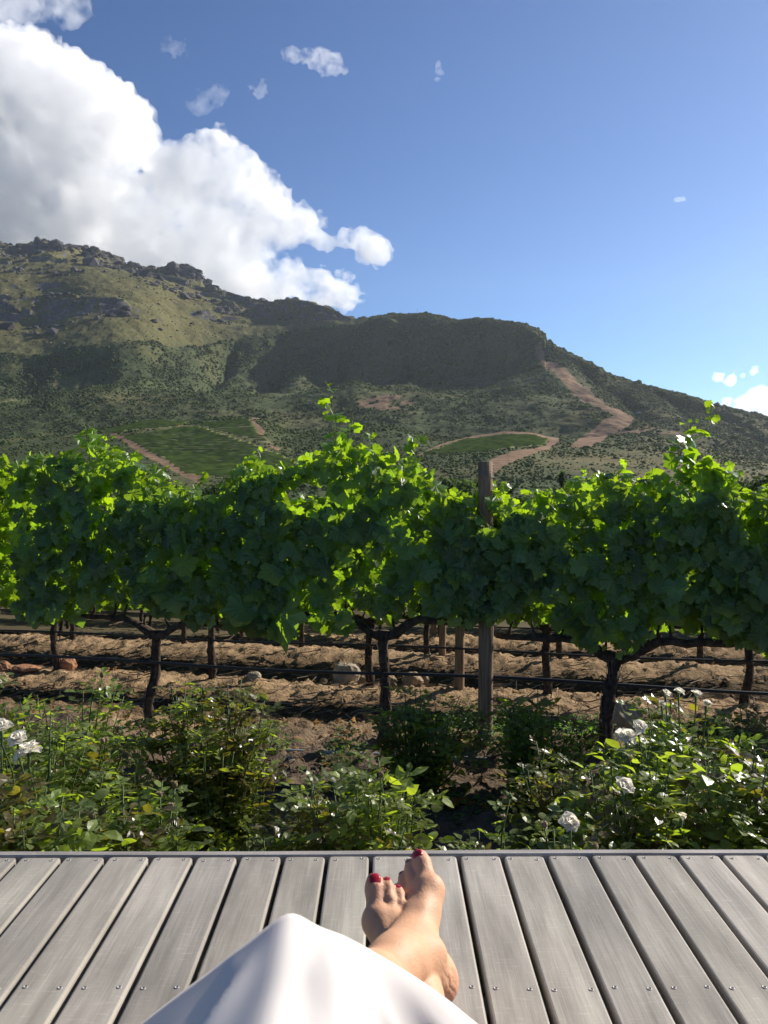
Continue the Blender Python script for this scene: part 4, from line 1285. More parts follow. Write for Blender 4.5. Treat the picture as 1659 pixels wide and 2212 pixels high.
weed(565, 1560, 5.25, .36, .20, 420, 'bright low weed between the forked trunk and the middle trunk')
weed(745, 1560, 5.0, .30, .28, 300, 'leafy dark weed close beside the middle trunk', (.045, .085, .025))
weed(700, 1590, 4.6, .22, .10, 160, 'small flat weed in front of the middle trunk')
weed(1010, 1560, 5.25, .34, .32, 420, 'tall ferny weed touching the thick post')
weed(1105, 1560, 5.2, .40, .30, 480, 'bright bushy weed on the far side of the thick post')
weed(1265, 1540, 5.3, .45, .22, 480, 'low spreading weed beside the stout dark trunk')
weed(1385, 1500, 5.0, .20, .22, 160, 'thin weed sprouting beside the round boulder')
weed(1450, 1480, 5.2, .40, .28, 340, 'yellow green weed behind the five white roses', (.09, .14, .03))
weed(540, 1360, 7.6, .30, .18, 320, 'yellowing weed at the foot of the second row', (.13, .13, .03))
weed(1350, 1470, 6.6, .40, .16, 200, 'pale yellow weed in the sand beyond the round boulder', (.14, .14, .03))
weed(1000, 1690, 4.35, .5, .05, 260, 'mat of tiny weeds in the dark soil below the thick post', mass=True)
weed(1190, 1700, 4.3, .5, .05, 260, 'mat of tiny weeds in the dark soil below the sparse rose', mass=True)

tw = MB(); rngt = np.random.default_rng(5)
for i in range(2300):
    r_ = rngt.integers(0, 4); x = rngt.uniform(-5, 5); off = rngt.normal(RS / 2, .75) if rngt.random() < .8 else rngt.uniform(-.7, RS)
    y = row_y(r_, x) + off
    if y < 4.3: continue
    z = float(ground_z(np.array(x), np.array(y)))
    a = rngt.normal(0, .6); l = rngt.uniform(.06, .34)
    d = np.array([math.cos(a), math.sin(a), 0]) * l / 2
    c = np.array([x, y, z + .012 + rngt.uniform(0, .02)])
    tw.tube([c - d + [0, 0, rngt.uniform(-.01, .02)], c + rngt.normal(0, .012, 3), c + d + [0, 0, rngt.uniform(-.01, .05)]], rngt.uniform(.0025, .006), 4, np.array([.19, .145, .10]) * rngt.uniform(.4, 1.7), cap=False)
tag(tw.build('pruned_twigs', tint_mat('dry_twig', .9, nscale=10, namp=.3)), 'dry pruned twigs littering the vineyard floor', kind='stuff')
dl = MB()
n = 1500
x = rngt.uniform(-5.5, 5.5, n); y = np.where(rngt.random(n) < .6, R1 + RT * x + rngt.normal(.1, .5, n), rngt.uniform(3.2, 12, n))
z = ground_z(x, y) + .012
P = np.stack([x, y, z], -1); D = np.stack([rngt.normal(0, 1, n), rngt.normal(0, 1, n), rngt.normal(.15, .25, n)], -1)
N = np.stack([rngt.normal(0, .4, n), rngt.normal(0, .4, n), np.ones(n)], -1)
leaf_cloud(dl, P, D, N, rngt.uniform(.02, .055, n), np.array([.24, .15, .075]) * rngt.uniform(.45, 1.5, (n, 1)) * np.array([1, 1, 1]), rngt, cup=1.2, droop=.9)
cl = at(1010, 1672, 4.45)
P = np.array([[cl.x + rngt.normal(0, .09), cl.y + rngt.normal(0, .04), float(ground_z(np.array(cl.x), np.array(cl.y))) + .025] for _ in range(16)])
leaf_cloud(dl, P, rngt.normal(0, 1, (16, 3)) * [1, 1, .2], np.tile([0., -.3, 1.], (16, 1)), np.full(16, .05), np.array([.42, .15, .05]) * rngt.uniform(.6, 1.3, (16, 1)), rngt, cup=1.0, droop=.8)
tag(dl.build('dry_leaves', leaf_mat('dry_leaf', .8, (.6, .5, .3), .2, .1)), 'fallen dry brown leaves scattered on the soil', kind='stuff')

# ------------------------------------------------------------------ rocks and pipes
m_rock = tint_mat('field_stone', .9, nscale=9, namp=.35, bump=.02, bscale=22, spec=.15)


def rock(xd, yd, y, w, h, tone, label, seed):
    x, zb = on_bed(xd, yd, y)
    r = np.random.default_rng(seed)
    nu, nv = 22, 14
    th = np.linspace(0, PI, nv); ph = np.arange(nu) * 2 * PI / nu
    T, Pp = np.meshgrid(th, ph, indexing='ij')
    d = np.stack([np.sin(T) * np.cos(Pp), np.sin(T) * np.sin(Pp), np.cos(T)], -1)
    k = np.full(T.shape, 1.0)
    for _ in range(13):       # flat faces cut off a ball
        nrm = r.normal(0, 1, 3); nrm /= np.linalg.norm(nrm)
        k = np.minimum(k, r.uniform(.68, .92) / np.maximum(d @ nrm, .05))
    V = d * k[..., None] * (1 + .05 * r.uniform(-1, 1, T.shape + (1,))) * np.array([w / 2, w / 2 * .8, h * .62])
    V = V.reshape(-1, 3) + [0, 0, h * .38]
    F = np.array([[i * nu + j, (i + 1) * nu + j, (i + 1) * nu + (j + 1) % nu, i * nu + (j + 1) % nu] for i in range(nv - 1) for j in range(nu)])
    mb = MB().add(V, F, tone)
    tag(mb.build('rock', m_rock, loc=(x, y, zb)), label, 'rock', 'field stones')


pale, tan_, red_ = (.36, .30, .22), (.30, .22, .14), (.32, .16, .09)
rock(748, 1412, 8.35, .30, .24, pale, 'biggest pale jagged rock in the sand beyond the middle trunk', 1)
rock(790, 1418, 8.35, .17, .12, tan_, 'rounded brown rock between the jagged rock and the middle trunk', 2)
rock(843, 1420, 8.2, .14, .13, tan_, 'tan rock just past the middle trunk', 3)
rock(889, 1422, 8.15, .24, .17, tan_, 'broad tan rock leaning in the sand before the third post', 4)
rock(912, 1418, 8.3, .16, .16, (.22, .17, .12), 'dark brown rock tucked behind the broad tan rock', 5)
rock(1345, 1545, 5.75, .30, .27, (.30, .24, .17), 'round brown boulder beside the stout dark trunk', 6)
rock(138, 1385, 8.8, .26, .16, red_, 'reddish rock on the sandy rise at the far side of the slim trunk', 7)
rock(55, 1388, 8.7, .30, .08, red_, 'flat red slab of rock in the sand', 8)
rock(3, 1390, 8.7, .18, .12, red_, 'red rock cut off by the frame edge', 9)
rock(548, 1402, 8.3, .16, .10, pale, 'small pale rock in the sand near the curved trunk', 10)
rock(1625, 1425, 8.0, .14, .10, tan_, 'small rock under the wires far past the boulder', 11)
rock(1228, 1478, 6.6, .16, .10, red_, 'reddish rock between the second row trunk and stout trunk', 12)
rock(1440, 1405, 8.3, .20, .10, (.34, .24, .10), 'yellow brown rock under the second row leaves', 13)
rock(627, 1570, 5.0, .07, .06, pale, 'pebble sized stone in the bed near the middle trunk', 14)
rock(700, 1400, 8.6, .10, .07, tan_, 'small tan stone beside the biggest jagged rock', 15)

m_pipe, ns, ls, b = mat('grey_pipe'); b.inputs['Base Color'].default_value = (.30, .31, .32, 1); b.inputs['Roughness'].default_value = .5
xs_ = np.linspace(-2.6, 2.2, 40); ys_ = R1 - .32 + RT * xs_ * .9
mp_ = MB(); mp_.tube(np.stack([xs_, ys_, ground_h(xs_, ys_) + .012 + .008 * np.sin(xs_ * 3)], -1), .014, 8)
tag(mp_.build('water_pipe', m_pipe, smooth=True), 'pale grey water pipe lying along the foot of the near vines', 'pipe')
xs_ = np.linspace(-1.1, -.15, 16); ys_ = 4.55 - .05 * xs_
mp_ = MB(); mp_.tube(np.stack([xs_, ys_, ground_h(xs_, ys_) + .03 + .006 * np.sin(xs_ * 6)], -1), .021, 8)
tag(mp_.build('water_pipe', m_hose, smooth=True), 'short thick black pipe lying in the rose bed', 'pipe')
# ------------------------------------------------------------------ trees beyond the vineyard
m_tree = leaf_mat('tree_leaf', .7, (.6, .7, .2), .2, .15)
m_tbark = tint_mat('tree_bark', .95, nscale=4, namp=.3)


def tree(xd, y, top_yd, wpx, label, tone, seed, n=2600, shape='round', name='tree'):
    r = np.random.default_rng(seed)
    p = at(xd, top_yd, y)
    zb = float(land_z(np.array([p.x]), np.array([float(y)]))[0])
    h = p.z - zb; w = wpx / FD * y / 2
    root = empty(name, (p.x, y, zb)); tag(root, label, 'tree', 'trees beyond the vineyard')
    mt = MB()
    t = np.linspace(0, 1, 7)
    P = np.stack([.2 * np.sin(t * 3), .1 * np.cos(t * 4), (h * (.62 if shape == 'round' else .95)) * t - .3], -1)
    mt.tube(P, .04 * h * (1 - .7 * t) + .02, 8, (.07, .055, .045), rough=.15, rng=r)
    nodes = []
    for k in range(13 if shape == 'round' else 20):
        f = r.uniform(.28, .98); a = r.uniform(0, 2 * PI)
        c = P[int(f * 6)]
        wid = w * (np.sqrt(max(0, 1 - (2 * f - 1.05) ** 2)) if shape == 'round' else (1.05 - f)) * r.uniform(.5, .95)
        e = np.array([wid * math.cos(a), wid * math.sin(a), h * (f * .85 + .1)])
        mt.tube([c, (c + e) / 2 + [0, 0, .03 * h], e], [.012 * h, .008 * h, .004 * h], 5, (.07, .055, .045))
        nodes.append((e, w * r.uniform(.28, .5) * (1 if shape == 'round' else .6)))
    mt.build('trunk', m_tbark, root, True)
    mc = MB()
    k = n // len(nodes)
    for e, s in nodes:
        d = r.normal(0, 1, (k, 3)); d /= np.linalg.norm(d, axis=1)[:, None]
        P_ = e + d * (s * r.uniform(.35, 1.1, k) ** .6)[:, None] * [1, 1, .8]
        P_[:, 2] = np.maximum(P_[:, 2], .06 * h)
        leaf_cloud(mc, P_, r.normal(0, 1, (k, 3)), d + r.normal(0, .5, (k, 3)) + [0, 0, .4], r.uniform(.10, .24, k) * (y / 60) ** .35, np.array(tone) * r.uniform(.6, 1.5, (k, 1)), r, RL * [1.5, 1], RLF, cup=.4)
    mc.build('crown', m_tree, root)
    return root


dk, mid_, pl_ = (.030, .050, .022), (.045, .075, .03), (.075, .105, .05)
tree(985, 62, 1018, 95, 'pale green bushy tree rising behind the gap beside the thick post', pl_, 1)
tree(1035, 70, 1030, 80, 'pale green tree partly hidden by the thick post', pl_, 2)
tree(930, 75, 1035, 70, 'mid green tree between the tallest vine and the pale trees', mid_, 3)
tree(1150, 58, 1052, 110, 'broad bushy green tree in the dip past the thick post', mid_, 4)
tree(1215, 66, 1008, 45, 'narrow pointed tree standing above the bushes past the post', pl_, 5, 1500, 'cone')
tree(1275, 72, 1030, 60, 'small pointed dark tree beside the narrow pointed tree', dk, 6, 1500, 'cone')
tree(1090, 80, 1045, 60, 'dark tree just beyond the thick post', dk, 7)
tree(1610, 48, 1040, 130, 'dark dense tree in the dip beside the tallest shoot', dk, 8)
tree(1690, 44, 1000, 150, 'large dark tree cut off by the frame edge', dk, 9)
tree(1560, 60, 1062, 90, 'lower dark tree beside the dense tree in the dip', dk, 10)
tree(430, 64, 1040, 110, 'dark bushy tree in the gap between two near vine crowns', dk, 11)
tree(490, 70, 1045, 80, 'small dark tree beside the bushy one in the vine gap', dk, 12)
tree(370, 82, 1045, 70, 'dark tree behind the leaves next to the vine gap', dk, 13)
tree(1340, 84, 1040, 80, 'rounded dark tree behind the vine with the longest shoot', dk, 14)
tree(1430, 76, 1045, 90, 'rounded green tree behind the longest shoot', mid_, 15)

# ------------------------------------------------------------------ small things on the mountain
mw_, ns, ls, b = mat('white_paint'); b.inputs['Base Color'].default_value = (.8, .8, .8, 1); b.inputs['Roughness'].default_value = .3
md_, ns, ls, b = mat('dark_glass'); b.inputs['Base Color'].default_value = (.03, .035, .04, 1); b.inputs['Roughness'].default_value = .15
mk_, ns, ls, b = mat('tyre_rubber'); b.inputs['Base Color'].default_value = (.02, .02, .02, 1)
u, v = ray(1379, 894)
ci = int(np.clip(np.searchsorted(uc, float(u)), 0, NC - 1))
seg = slice(int(np.searchsorted(TS[:, ci], 4.2)), int(np.searchsorted(TS[:, ci], 8.0)))
vv = (TZ[seg, ci] - EYE) / TY[seg, ci]
k = int(np.argmin(np.abs(vv - float(v)))) + seg.start
cx, cy, cz = TX[k, ci], TY[k, ci], TZ[k, ci]
car = empty('pickup_truck', (cx, cy, cz + .1), .25); tag(car, 'tiny white pickup truck parked at the bend of the dirt road', 'pickup truck')
mb = MB()
pr = [(-2.5, .45), (-2.5, 1.05), (-.5, 1.1), (-.4, 1.75), (.75, 1.75), (1.35, 1.12), (2.4, 1.0), (2.5, .5)]
V = np.array([[x, s * (.88 if z < 1.3 else .74), z] for s in (-1, 1) for x, z in pr]); n = len(pr)
i = np.arange(n)
mb.add(V, [np.stack([i, (i + 1) % n, n + (i + 1) % n, n + i], -1), np.vstack([i[::-1], n + i])])
mb.build('body', mw_, car)
for s in (-1, 1):
    g = MB(); V = np.array([[-.3, s * .83, 1.2], [.95, s * .83, 1.2], [.62, s * .78, 1.66], [-.28, s * .78, 1.66]]); g.add(V, np.array([[0, 1, 2, 3]])); g.build('window', md_, car)
    for x in (-1.55, 1.55):
        w = MB(); w.tube([[x, s * .72, .38], [x, s * .95, .38]], .38, 14); w.build('wheel', mk_, car, True)
g = MB(); g.add([[.82, -.7, 1.68], [.82, .7, 1.68], [1.33, .78, 1.18], [1.33, -.78, 1.18]], np.array([[0, 1, 2, 3]])); g.build('windscreen', md_, car)
u, _ = ray(900, 672)
ci = int(np.searchsorted(uc, float(u))); k = int(np.argmax((TZ[:, ci] - EYE) / TY[:, ci]))
mb = MB(); cx, cy, cz = TX[k, ci], TY[k, ci], TZ[k, ci]
mb.tube([[0, 0, -1], [0, 0, 4], [0, 0, 9.5]], [.35, .28, .2], 6)
for a in range(3):
    q = a * 2 * PI / 3; mb.tube([[0, 0, 6], [math.cos(q) * 2.5, math.sin(q) * 2.5, -1]], .06, 4)
mb.box((0, 0, 8.2), (1.1, .4, .9))
tag(mb.build('radio_mast', m_wire, loc=(cx, cy, cz)), 'thin grey mast standing on the ridge top', 'mast')
# ------------------------------------------------------------------ person
m_skin, ns, ls, b = mat('skin')
tc = node(ns, 'ShaderNodeTexCoord')
nz = node(ns, 'ShaderNodeTexNoise'); nz.inputs['Scale'].default_value = 28; nz.inputs['Detail'].default_value = 4
ls.new(tc.outputs['Object'], nz.inputs['Vector'])
at_ = node(ns, 'ShaderNodeAttribute', attribute_name='tint')
mr = node(ns, 'ShaderNodeMapRange'); mr.inputs[1].default_value = .3; mr.inputs[2].default_value = .7; mr.inputs[3].default_value = .86; mr.inputs[4].default_value = 1.10
ls.new(nz.outputs['Fac'], mr.inputs[0])
mx = node(ns, 'ShaderNodeMix', data_type='RGBA', blend_type='MULTIPLY'); mx.inputs[0].default_value = 1
ls.new(at_.outputs['Color'], mx.inputs[6]); ls.new(mr.outputs[0], mx.inputs[7]); ls.new(mx.outputs[2], b.inputs['Base Color'])
b.inputs['Roughness'].default_value = .58; b.inputs['Specular IOR Level'].default_value = .35
b.inputs['Subsurface Weight'].default_value = .15; b.inputs['Subsurface Radius'].default_value = (1, .4, .22); b.inputs['Subsurface Scale'].default_value = .006
n2 = node(ns, 'ShaderNodeTexNoise'); n2.inputs['Scale'].default_value = 260; n2.inputs['Detail'].default_value = 3
ls.new(tc.outputs['Object'], n2.inputs['Vector'])
bp = node(ns, 'ShaderNodeBump'); bp.inputs['Strength'].default_value = .5; bp.inputs['Distance'].default_value = .0015
ls.new(n2.outputs['Fac'], bp.inputs['Height'])
# skin creases behind the ankle and over the toe joints
mp = node(ns, 'ShaderNodeMapping'); mp.inputs['Rotation'].default_value = (.5, .3, .2)
ls.new(tc.outputs['Object'], mp.inputs[0])
wv = node(ns, 'ShaderNodeTexWave'); wv.inputs['Scale'].default_value = 38; wv.inputs['Distortion'].default_value = 5; wv.inputs['Detail'].default_value = 3; wv.inputs['Detail Scale'].default_value = 1.5
ls.new(mp.outputs[0], wv.inputs['Vector'])
ml_ = node(ns, 'ShaderNodeMath', operation='MULTIPLY'); ls.new(wv.outputs['Fac'], ml_.inputs[0]); ls.new(at_.outputs['Alpha'], ml_.inputs[1])
bp2 = node(ns, 'ShaderNodeBump'); bp2.inputs['Strength'].default_value = .9; bp2.inputs['Distance'].default_value = .0022
ls.new(ml_.outputs[0], bp2.inputs['Height']); ls.new(bp.outputs[0], bp2.inputs['Normal']); ls.new(bp2.outputs[0], b.inputs['Normal'])

VOX = 0.0030
LO = np.array([-.36, -.25, -.004]); HI = np.array([.40, 1.50, .46])
nn = np.ceil((HI - LO) / VOX).astype(int)
FB = np.full(nn, .08, np.float32)
AX = [LO[i] + VOX * np.arange(nn[i]) for i in range(3)]


def cone_d(X, Y, Z, a, b, ra, rb):
    a, b = np.asarray(a, float), np.asarray(b, float)
    ba = b - a; l2 = ba @ ba
    t = np.clip(((X - a[0]) * ba[0] + (Y - a[1]) * ba[1] + (Z - a[2]) * ba[2]) / (l2 + 1e-12), 0, 1)
    return np.sqrt((X - a[0] - t * ba[0]) ** 2 + (Y - a[1] - t * ba[1]) ** 2 + (Z - a[2] - t * ba[2]) ** 2) - (ra + (rb - ra) * t)


def window(pts, rad):
    lo = np.min(pts, axis=0) - rad; hi_ = np.max(pts, axis=0) + rad
    i0 = np.clip(((lo - LO) / VOX).astype(int), 0, nn - 1); i1 = np.clip(((hi_ - LO) / VOX).astype(int) + 2, 1, nn)
    sl = tuple(slice(a, b) for a, b in zip(i0, i1))
    X, Y, Z = np.meshgrid(*[AX[i][sl[i]] for i in range(3)], indexing='ij')
    return sl, X.astype(np.float32), Y.astype(np.float32), Z.astype(np.float32)


def smin(a, b, k):
    h = np.clip(.5 + .5 * (b - a) / k, 0, 1)
    return b + (a - b) * h - k * h * (1 - h)


def smax(a, b, k): return -smin(-a, -b, k)


def cone(F, a, b, ra, rb, k=.02):
    sl, X, Y, Z = window([a, b], max(ra, rb) + .05)
    F[sl] = smin(F[sl], cone_d(X, Y, Z, a, b, ra, rb), k)


def chain(F, pts, k=.02):
    for p, q in zip(pts[:-1], pts[1:]): cone(F, p[:3], q[:3], p[3], q[3], k)


nails = []


def foot(F, heel, a, d, side, k=.016, spread=1.0):
    """heel: back of the heel on the sole; a: towards the toes; d: out of the instep; side +1 if the big toe lies along a x d"""
    a = np.array(a, float); a /= np.linalg.norm(a)
    d = np.array(d, float); d -= a * (d @ a); d /= np.linalg.norm(d)
    m = np.cross(a, d) * side
    heel = np.array(heel, float)
    def W(p): return heel + a * p[0] + m * p[1] + d * p[2]
    def ch(ps, kk=k): chain(F, [(*W(p), p[3]) for p in ps], kk)
    ch([(.030, .002, .031, .030), (.036, .002, .050, .031), (.050, .0, .088, .035)])
    ch([(.022, .0, .055, .024), (.026, 0, .10, .020)], .02)
    ch([(.050, 0, .085, .035), (.078, .001, .071, .031), (.118, .008, .049, .026), (.150, .016, .031, .020)])
    ch([(.035, -.006, .032, .029), (.080, -.014, .028, .025), (.125, -.022, .023, .021), (.145, -.028, .018, .016)])
    ch([(.026, .008, .029, .028), (.040, .006, .036, .028), (.090, -.002, .048, .022), (.132, .015, .037, .021), (.165, .028, .027, .0235)])
    ch([(.162, .024, .026, .023), (.155, .0, .027, .020), (.146, -.022, .021, .017), (.138, -.033, .017, .0155)])
    ch([(.070, .010, .100, .006), (.120, .020, .067, .006), (.170, .026, .040, .005)], .012)
    ch([(.075, .002, .098, .005), (.125, .004, .066, .005), (.168, .003, .036, .004)], .012)
    cone(F, W((.052, .026, .088)), W((.050, .029, .082)), .013, .013, .016)
    cone(F, W((.044, -.027, .078)), W((.046, -.029, .072)), .013, .013, .016)
    toes = [[(.168, .025, .025, .0205), (.196, .025, .022, .0150), (.212, .024, .020, .0158), (.224, .023, .018, .0135)],
            [(.162, .004, .028, .0135), (.192, .004, .029, .0095), (.212, .003, .021, .0096), (.222, .003, .015, .0088)],
            [(.156, -.010, .025, .0125), (.182, -.0125, .026, .0090), (.200, -.0135, .018, .0092), (.208, -.0135, .013, .0084)],
            [(.148, -.023, .021, .0120), (.170, -.0275, .022, .0086), (.186, -.029, .015, .0088), (.193, -.029, .011, .008)],
            [(.138, -.034, .017, .0115), (.155, -.0405, .017, .0082), (.168, -.0430, .012, .0086), (.174, -.0430, .009, .0076)]]
    allp = np.array([W(p[:3]) for t in toes for p in t])
    sl, X, Y, Z = window(allp, .05)
    T = np.full(X.shape, .08, np.float32)
    for t in toes:
        t1 = np.full(X.shape, .08, np.float32)
        for p, q in zip(t[:-1], t[1:]): t1 = smin(t1, cone_d(X, Y, Z, W(p), W(q), p[3], q[3]), .005)
        T = smin(T, t1, .0022)
    F[sl] = smin(F[sl], T, .006)
    for i, t in enumerate(toes):
        p, q = np.array(t[-2]), np.array(t[-1])
        ax_ = W(q) - W(p); ax_ /= np.linalg.norm(ax_)
        up = d - ax_ * (d @ ax_); up /= np.linalg.norm(up)
        r_ = p[3]
        c = W(p) * .45 + W(q) * .55
        nails.append((c, ax_, up, r_, i))
    return W((.048, 0, .092))


# left foot (crossed over, rolled so the arch shows) and right foot behind it
aL = np.array([-.20, .76, .62]); aL /= np.linalg.norm(aL)
c_ = np.array([-.03, -.87, .47]); d0 = c_ - aL * (c_ @ aL); d0 /= np.linalg.norm(d0)
m0 = np.cross(aL, d0); phi = math.radians(17)
dL = d0 * math.cos(phi) - m0 * math.sin(phi)
heelL = np.array([.092, 1.232, .045])
ankL = foot(FB, heelL, aL, dL, 1)
aR = np.array([-.16, .62, .78]); dR = np.array([.12, -.80, .62])
heelR = np.array([.040, 1.205, .012])
FR = np.full(nn, .08, np.float32)
ankR = foot(FR, heelR, aR, dR, -1)
kneeL = np.array([-.108, .900, .266]); hipL = np.array([-.09, .42, .19])
chain(FB, [(*ankL, .034), (*(ankL * .82 + kneeL * .18), .033), (*(ankL * .55 + kneeL * .45 + np.array([.0, -.012, -.018])), .048), (*(ankL * .25 + kneeL * .75 + np.array([0, -.01, -.012])), .047), (*kneeL, .050)], .025)
mL = np.cross(aL, dL)
webL = lambda p: heelL + aL * p[0] + mL * p[1] + dL * p[2]
cone(FB, ankL * .74 + kneeL * .26 + np.array([0, .006, .004]), webL((.108, -.004, .054)), .029, .022, .022)
cone(FB, ankL * .88 + kneeL * .12, webL((.090, -.012, .056)), .031, .025, .022)
cone(FB, webL((.100, -.010, .045)), webL((.142, -.012, .030)), .024, .020, .014)
chain(FB, [(*kneeL, .054), (*(kneeL * .5 + hipL * .5), .068), (*hipL, .085), (-.08, .05, .13, .11)], .03)
kneeR = np.array([.125, .80, .085]); hipR = np.array([.10, .40, .11])
chain(FR, [(*ankR, .034), (*(ankR * .8 + kneeR * .2), .036), (*(ankR * .4 + kneeR * .6), .050), (*kneeR, .054)], .025)
chain(FR, [(*kneeR, .056), (*hipR, .085), (.09, .05, .13, .11)], .03)
FB = np.minimum(FB, FR)
cone(FB, (-.09, .02, .13), (.09, .02, .13), .12, .12, .03)
cone(FB, (0, .0, .14), (0, -.10, .30), .12, .10, .04)
zz = np.broadcast_to(AX[2][None, None, :], FB.shape).astype(np.float32)
FB = smax(FB, (.0015 - zz), .004)          # heels and seat rest on the boards
V, Qd = surface_nets(FB, LO, VOX)
# even the surface out a little
E_ = np.vstack([Qd[:, [0, 1]], Qd[:, [1, 2]], Qd[:, [2, 3]], Qd[:, [3, 0]]])
for _ in range(3):
    acc = np.zeros_like(V); cntv = np.zeros(len(V))
    for k in range(3):
        acc[:, k] = np.bincount(E_[:, 0], V[E_[:, 1], k], len(V)) + np.bincount(E_[:, 1], V[E_[:, 0], k], len(V))
    cntv = np.bincount(E_[:, 0], minlength=len(V)) + np.bincount(E_[:, 1], minlength=len(V))
    V = V * .5 + .5 * acc / np.maximum(cntv, 1)[:, None]
skin = np.tile(np.array([.60, .33, .19]), (len(V), 1))
pink = np.zeros(len(V))
for c, w_ in ((heelL + np.array([0, 0, .0]), .05), (heelR, .05)):
    pink = np.maximum(pink, np.exp(-(np.linalg.norm(V - c, axis=1) / w_) ** 2))
for c, ax_, up, r_, i in nails:
    pink = np.maximum(pink, .55 * np.exp(-(np.linalg.norm(V - c, axis=1) / (r_ * 1.5)) ** 2))
skin = skin * (1 - pink[:, None]) + np.array([.60, .25, .155]) * pink[:, None]
crs = np.zeros(len(V))
for c, w_ in ((heelL + aL * .035 + dL * .05 + np.cross(aL, dL) * .02, .030), (heelR + np.array([0, 0, .04]), .03)):
    crs = np.maximum(crs, .9 * np.exp(-(np.linalg.norm(V - c, axis=1) / w_) ** 2))
for c, ax_, up, r_, i in nails:
    crs = np.maximum(crs, .6 * np.exp(-(np.linalg.norm(V - (c - ax_ * r_ * 1.6), axis=1) / (r_ * .7)) ** 2))
skin = np.hstack([skin, crs[:, None]])
person = np_mesh('person', V, Qd, m_skin, smooth=True, color=skin)
tag(person, 'person seated on the deck in a white skirt, bare ankles crossed, red toenails', 'person')

m_nail, ns, ls, b = mat('red_nail_polish')
b.inputs['Base Color'].default_value = (.33, .008, .016, 1); b.inputs['Roughness'].default_value = .18; b.inputs['Coat Weight'].default_value = .6
for c, ax_, up, r_, i in nails:
    sd = np.cross(ax_, up)
    ln, wd = (r_ * .68, r_ * .62) if i == 0 else (r_ * .60, r_ * .60)
    V_, F_ = [], []
    nu, nv = 9, 9
    for iu in range(nu):
        for iv in range(nv):
            s, t = -1 + 2 * iu / (nu - 1), -1 + 2 * iv / (nv - 1)
            # square to rounded outline
            e = 1 - .16 * s * s * t * t * 2
            x_, y_ = s * ln * e, t * wd * e
            dome = math.sqrt(max(.05, 1 - (y_ / (r_ * 1.08)) ** 2))
            hgt = r_ * .985 * dome - max(0, s) ** 2 * r_ * .20 - max(0, -s) ** 3 * r_ * .05
            V_.append(c + ax_ * (x_ + r_ * .22) + sd * y_ + up * hgt)
    V_ = np.array(V_)
    for iu in range(nu - 1):
        for iv in range(nv - 1): F_.append([iu * nv + iv, iu * nv + iv + 1, (iu + 1) * nv + iv + 1, (iu + 1) * nv + iv])
    o = np_mesh('toenail', V_, np.array(F_), m_nail, person, True)
    sm = o.modifiers.new('thickness', 'SOLIDIFY'); sm.thickness = .0010; sm.offset = 0

# ------------------------------------------------------------------ white skirt over the knees
m_cloth, ns, ls, b = mat('white_cotton')
b.inputs['Base Color'].default_value = (.83, .80, .775, 1); b.inputs['Roughness'].default_value = .85; b.inputs['Specular IOR Level'].default_value = .15
tr = node(ns, 'ShaderNodeBsdfTranslucent'); tr.inputs['Color'].default_value = (.85, .78, .70, 1)
mx = node(ns, 'ShaderNodeMixShader'); mx.inputs[0].default_value = .34
ls.new(b.outputs[0], mx.inputs[1]); ls.new(tr.outputs[0], mx.inputs[2]); ls.new(mx.outputs[0], ns['Material Output'].inputs['Surface'])

HEM = np.array([(-.70, .93, .004), (-.58, .925, .03), (-.40, .915, .135), (-.265, .905, .243), (-.185, .910, .304), (-.140, .920, .336), (-.107, .932, .358), (-.076, .952, .326), (-.050, .975, .305), (-.020, .99, .280),
                (.028, .98, .256), (.075, .957, .237), (.105, .945, .217), (.17, .925, .180), (.25, .90, .12), (.34, .88, .05), (.44, .86, .006)])
WST = np.array([(-.62, .10, .004), (-.50, .10, .02), (-.36, .10, .13), (-.25, .08, .22), (-.19, .08, .26), (-.15, .06, .275), (-.11, .05, .28), (-.07, .04, .28), (-.04, .04, .27), (-.01, .04, .265),
                (.03, .04, .265), (.07, .04, .27), (.11, .04, .275), (.16, .05, .26), (.25, .08, .19), (.34, .10, .09), (.46, .10, .006)])
nt_, ns_ = 150, 90
tk = np.concatenate([[0], np.cumsum(np.linalg.norm(np.diff(HEM, axis=0), axis=1))]); tk /= tk[-1]
tt = np.linspace(0, 1, nt_)


def crv(pts):
    k = np.stack([np.interp(tt, tk, pts[:, i]) for i in range(3)], -1)
    for _ in range(3):
        k[1:-1] = .25 * k[:-2] + .5 * k[1:-1] + .25 * k[2:]
    return k


H_, W_ = crv(HEM), crv(WST)
ss = np.linspace(0, 1, ns_)[:, None, None]
G = H_[None] * (1 - ss) + W_[None] * ss
Tg = np.broadcast_to(tt[None], (ns_, nt_)); Sg = np.broadcast_to(ss[..., 0], (ns_, nt_))
ta = float(np.interp(6, np.arange(len(tk)), tk))       # where the knee sits along the hem
# cloth sags between the knee and the other thigh and folds fan out from the knee
rel = Tg - ta
G[..., 2] += -.050 * np.exp(-((rel - .13 - .04 * Sg) / .055) ** 2) * sstep(.0, .16, Sg)
G[..., 2] += .020 * np.exp(-((rel - .055 - .10 * Sg) / .022) ** 2) * sstep(.02, .12, Sg)
G[..., 2] += .022 * np.exp(-((rel - .24 + .10 * Sg) / .045) ** 2) * sstep(.0, .2, Sg)
G[..., 2] += -.030 * np.exp(-((rel + .10 + .10 * Sg) / .03) ** 2) * sstep(.0, .12, Sg) * (rel < 0)
G[..., 2] += .012 * np.exp(-((rel + .20 + .12 * Sg) / .03) ** 2) * sstep(.0, .12, Sg)
ang = rel / (Sg + .10)
wob = ang + .25 * (fbm(Sg * 5, ang * 1.5, 2, 305) - .5)
crease = lambda q, sd: 1 - np.abs(vnoise(q, Sg * 1.6 + sd, sd) - .5) * 2 / .8
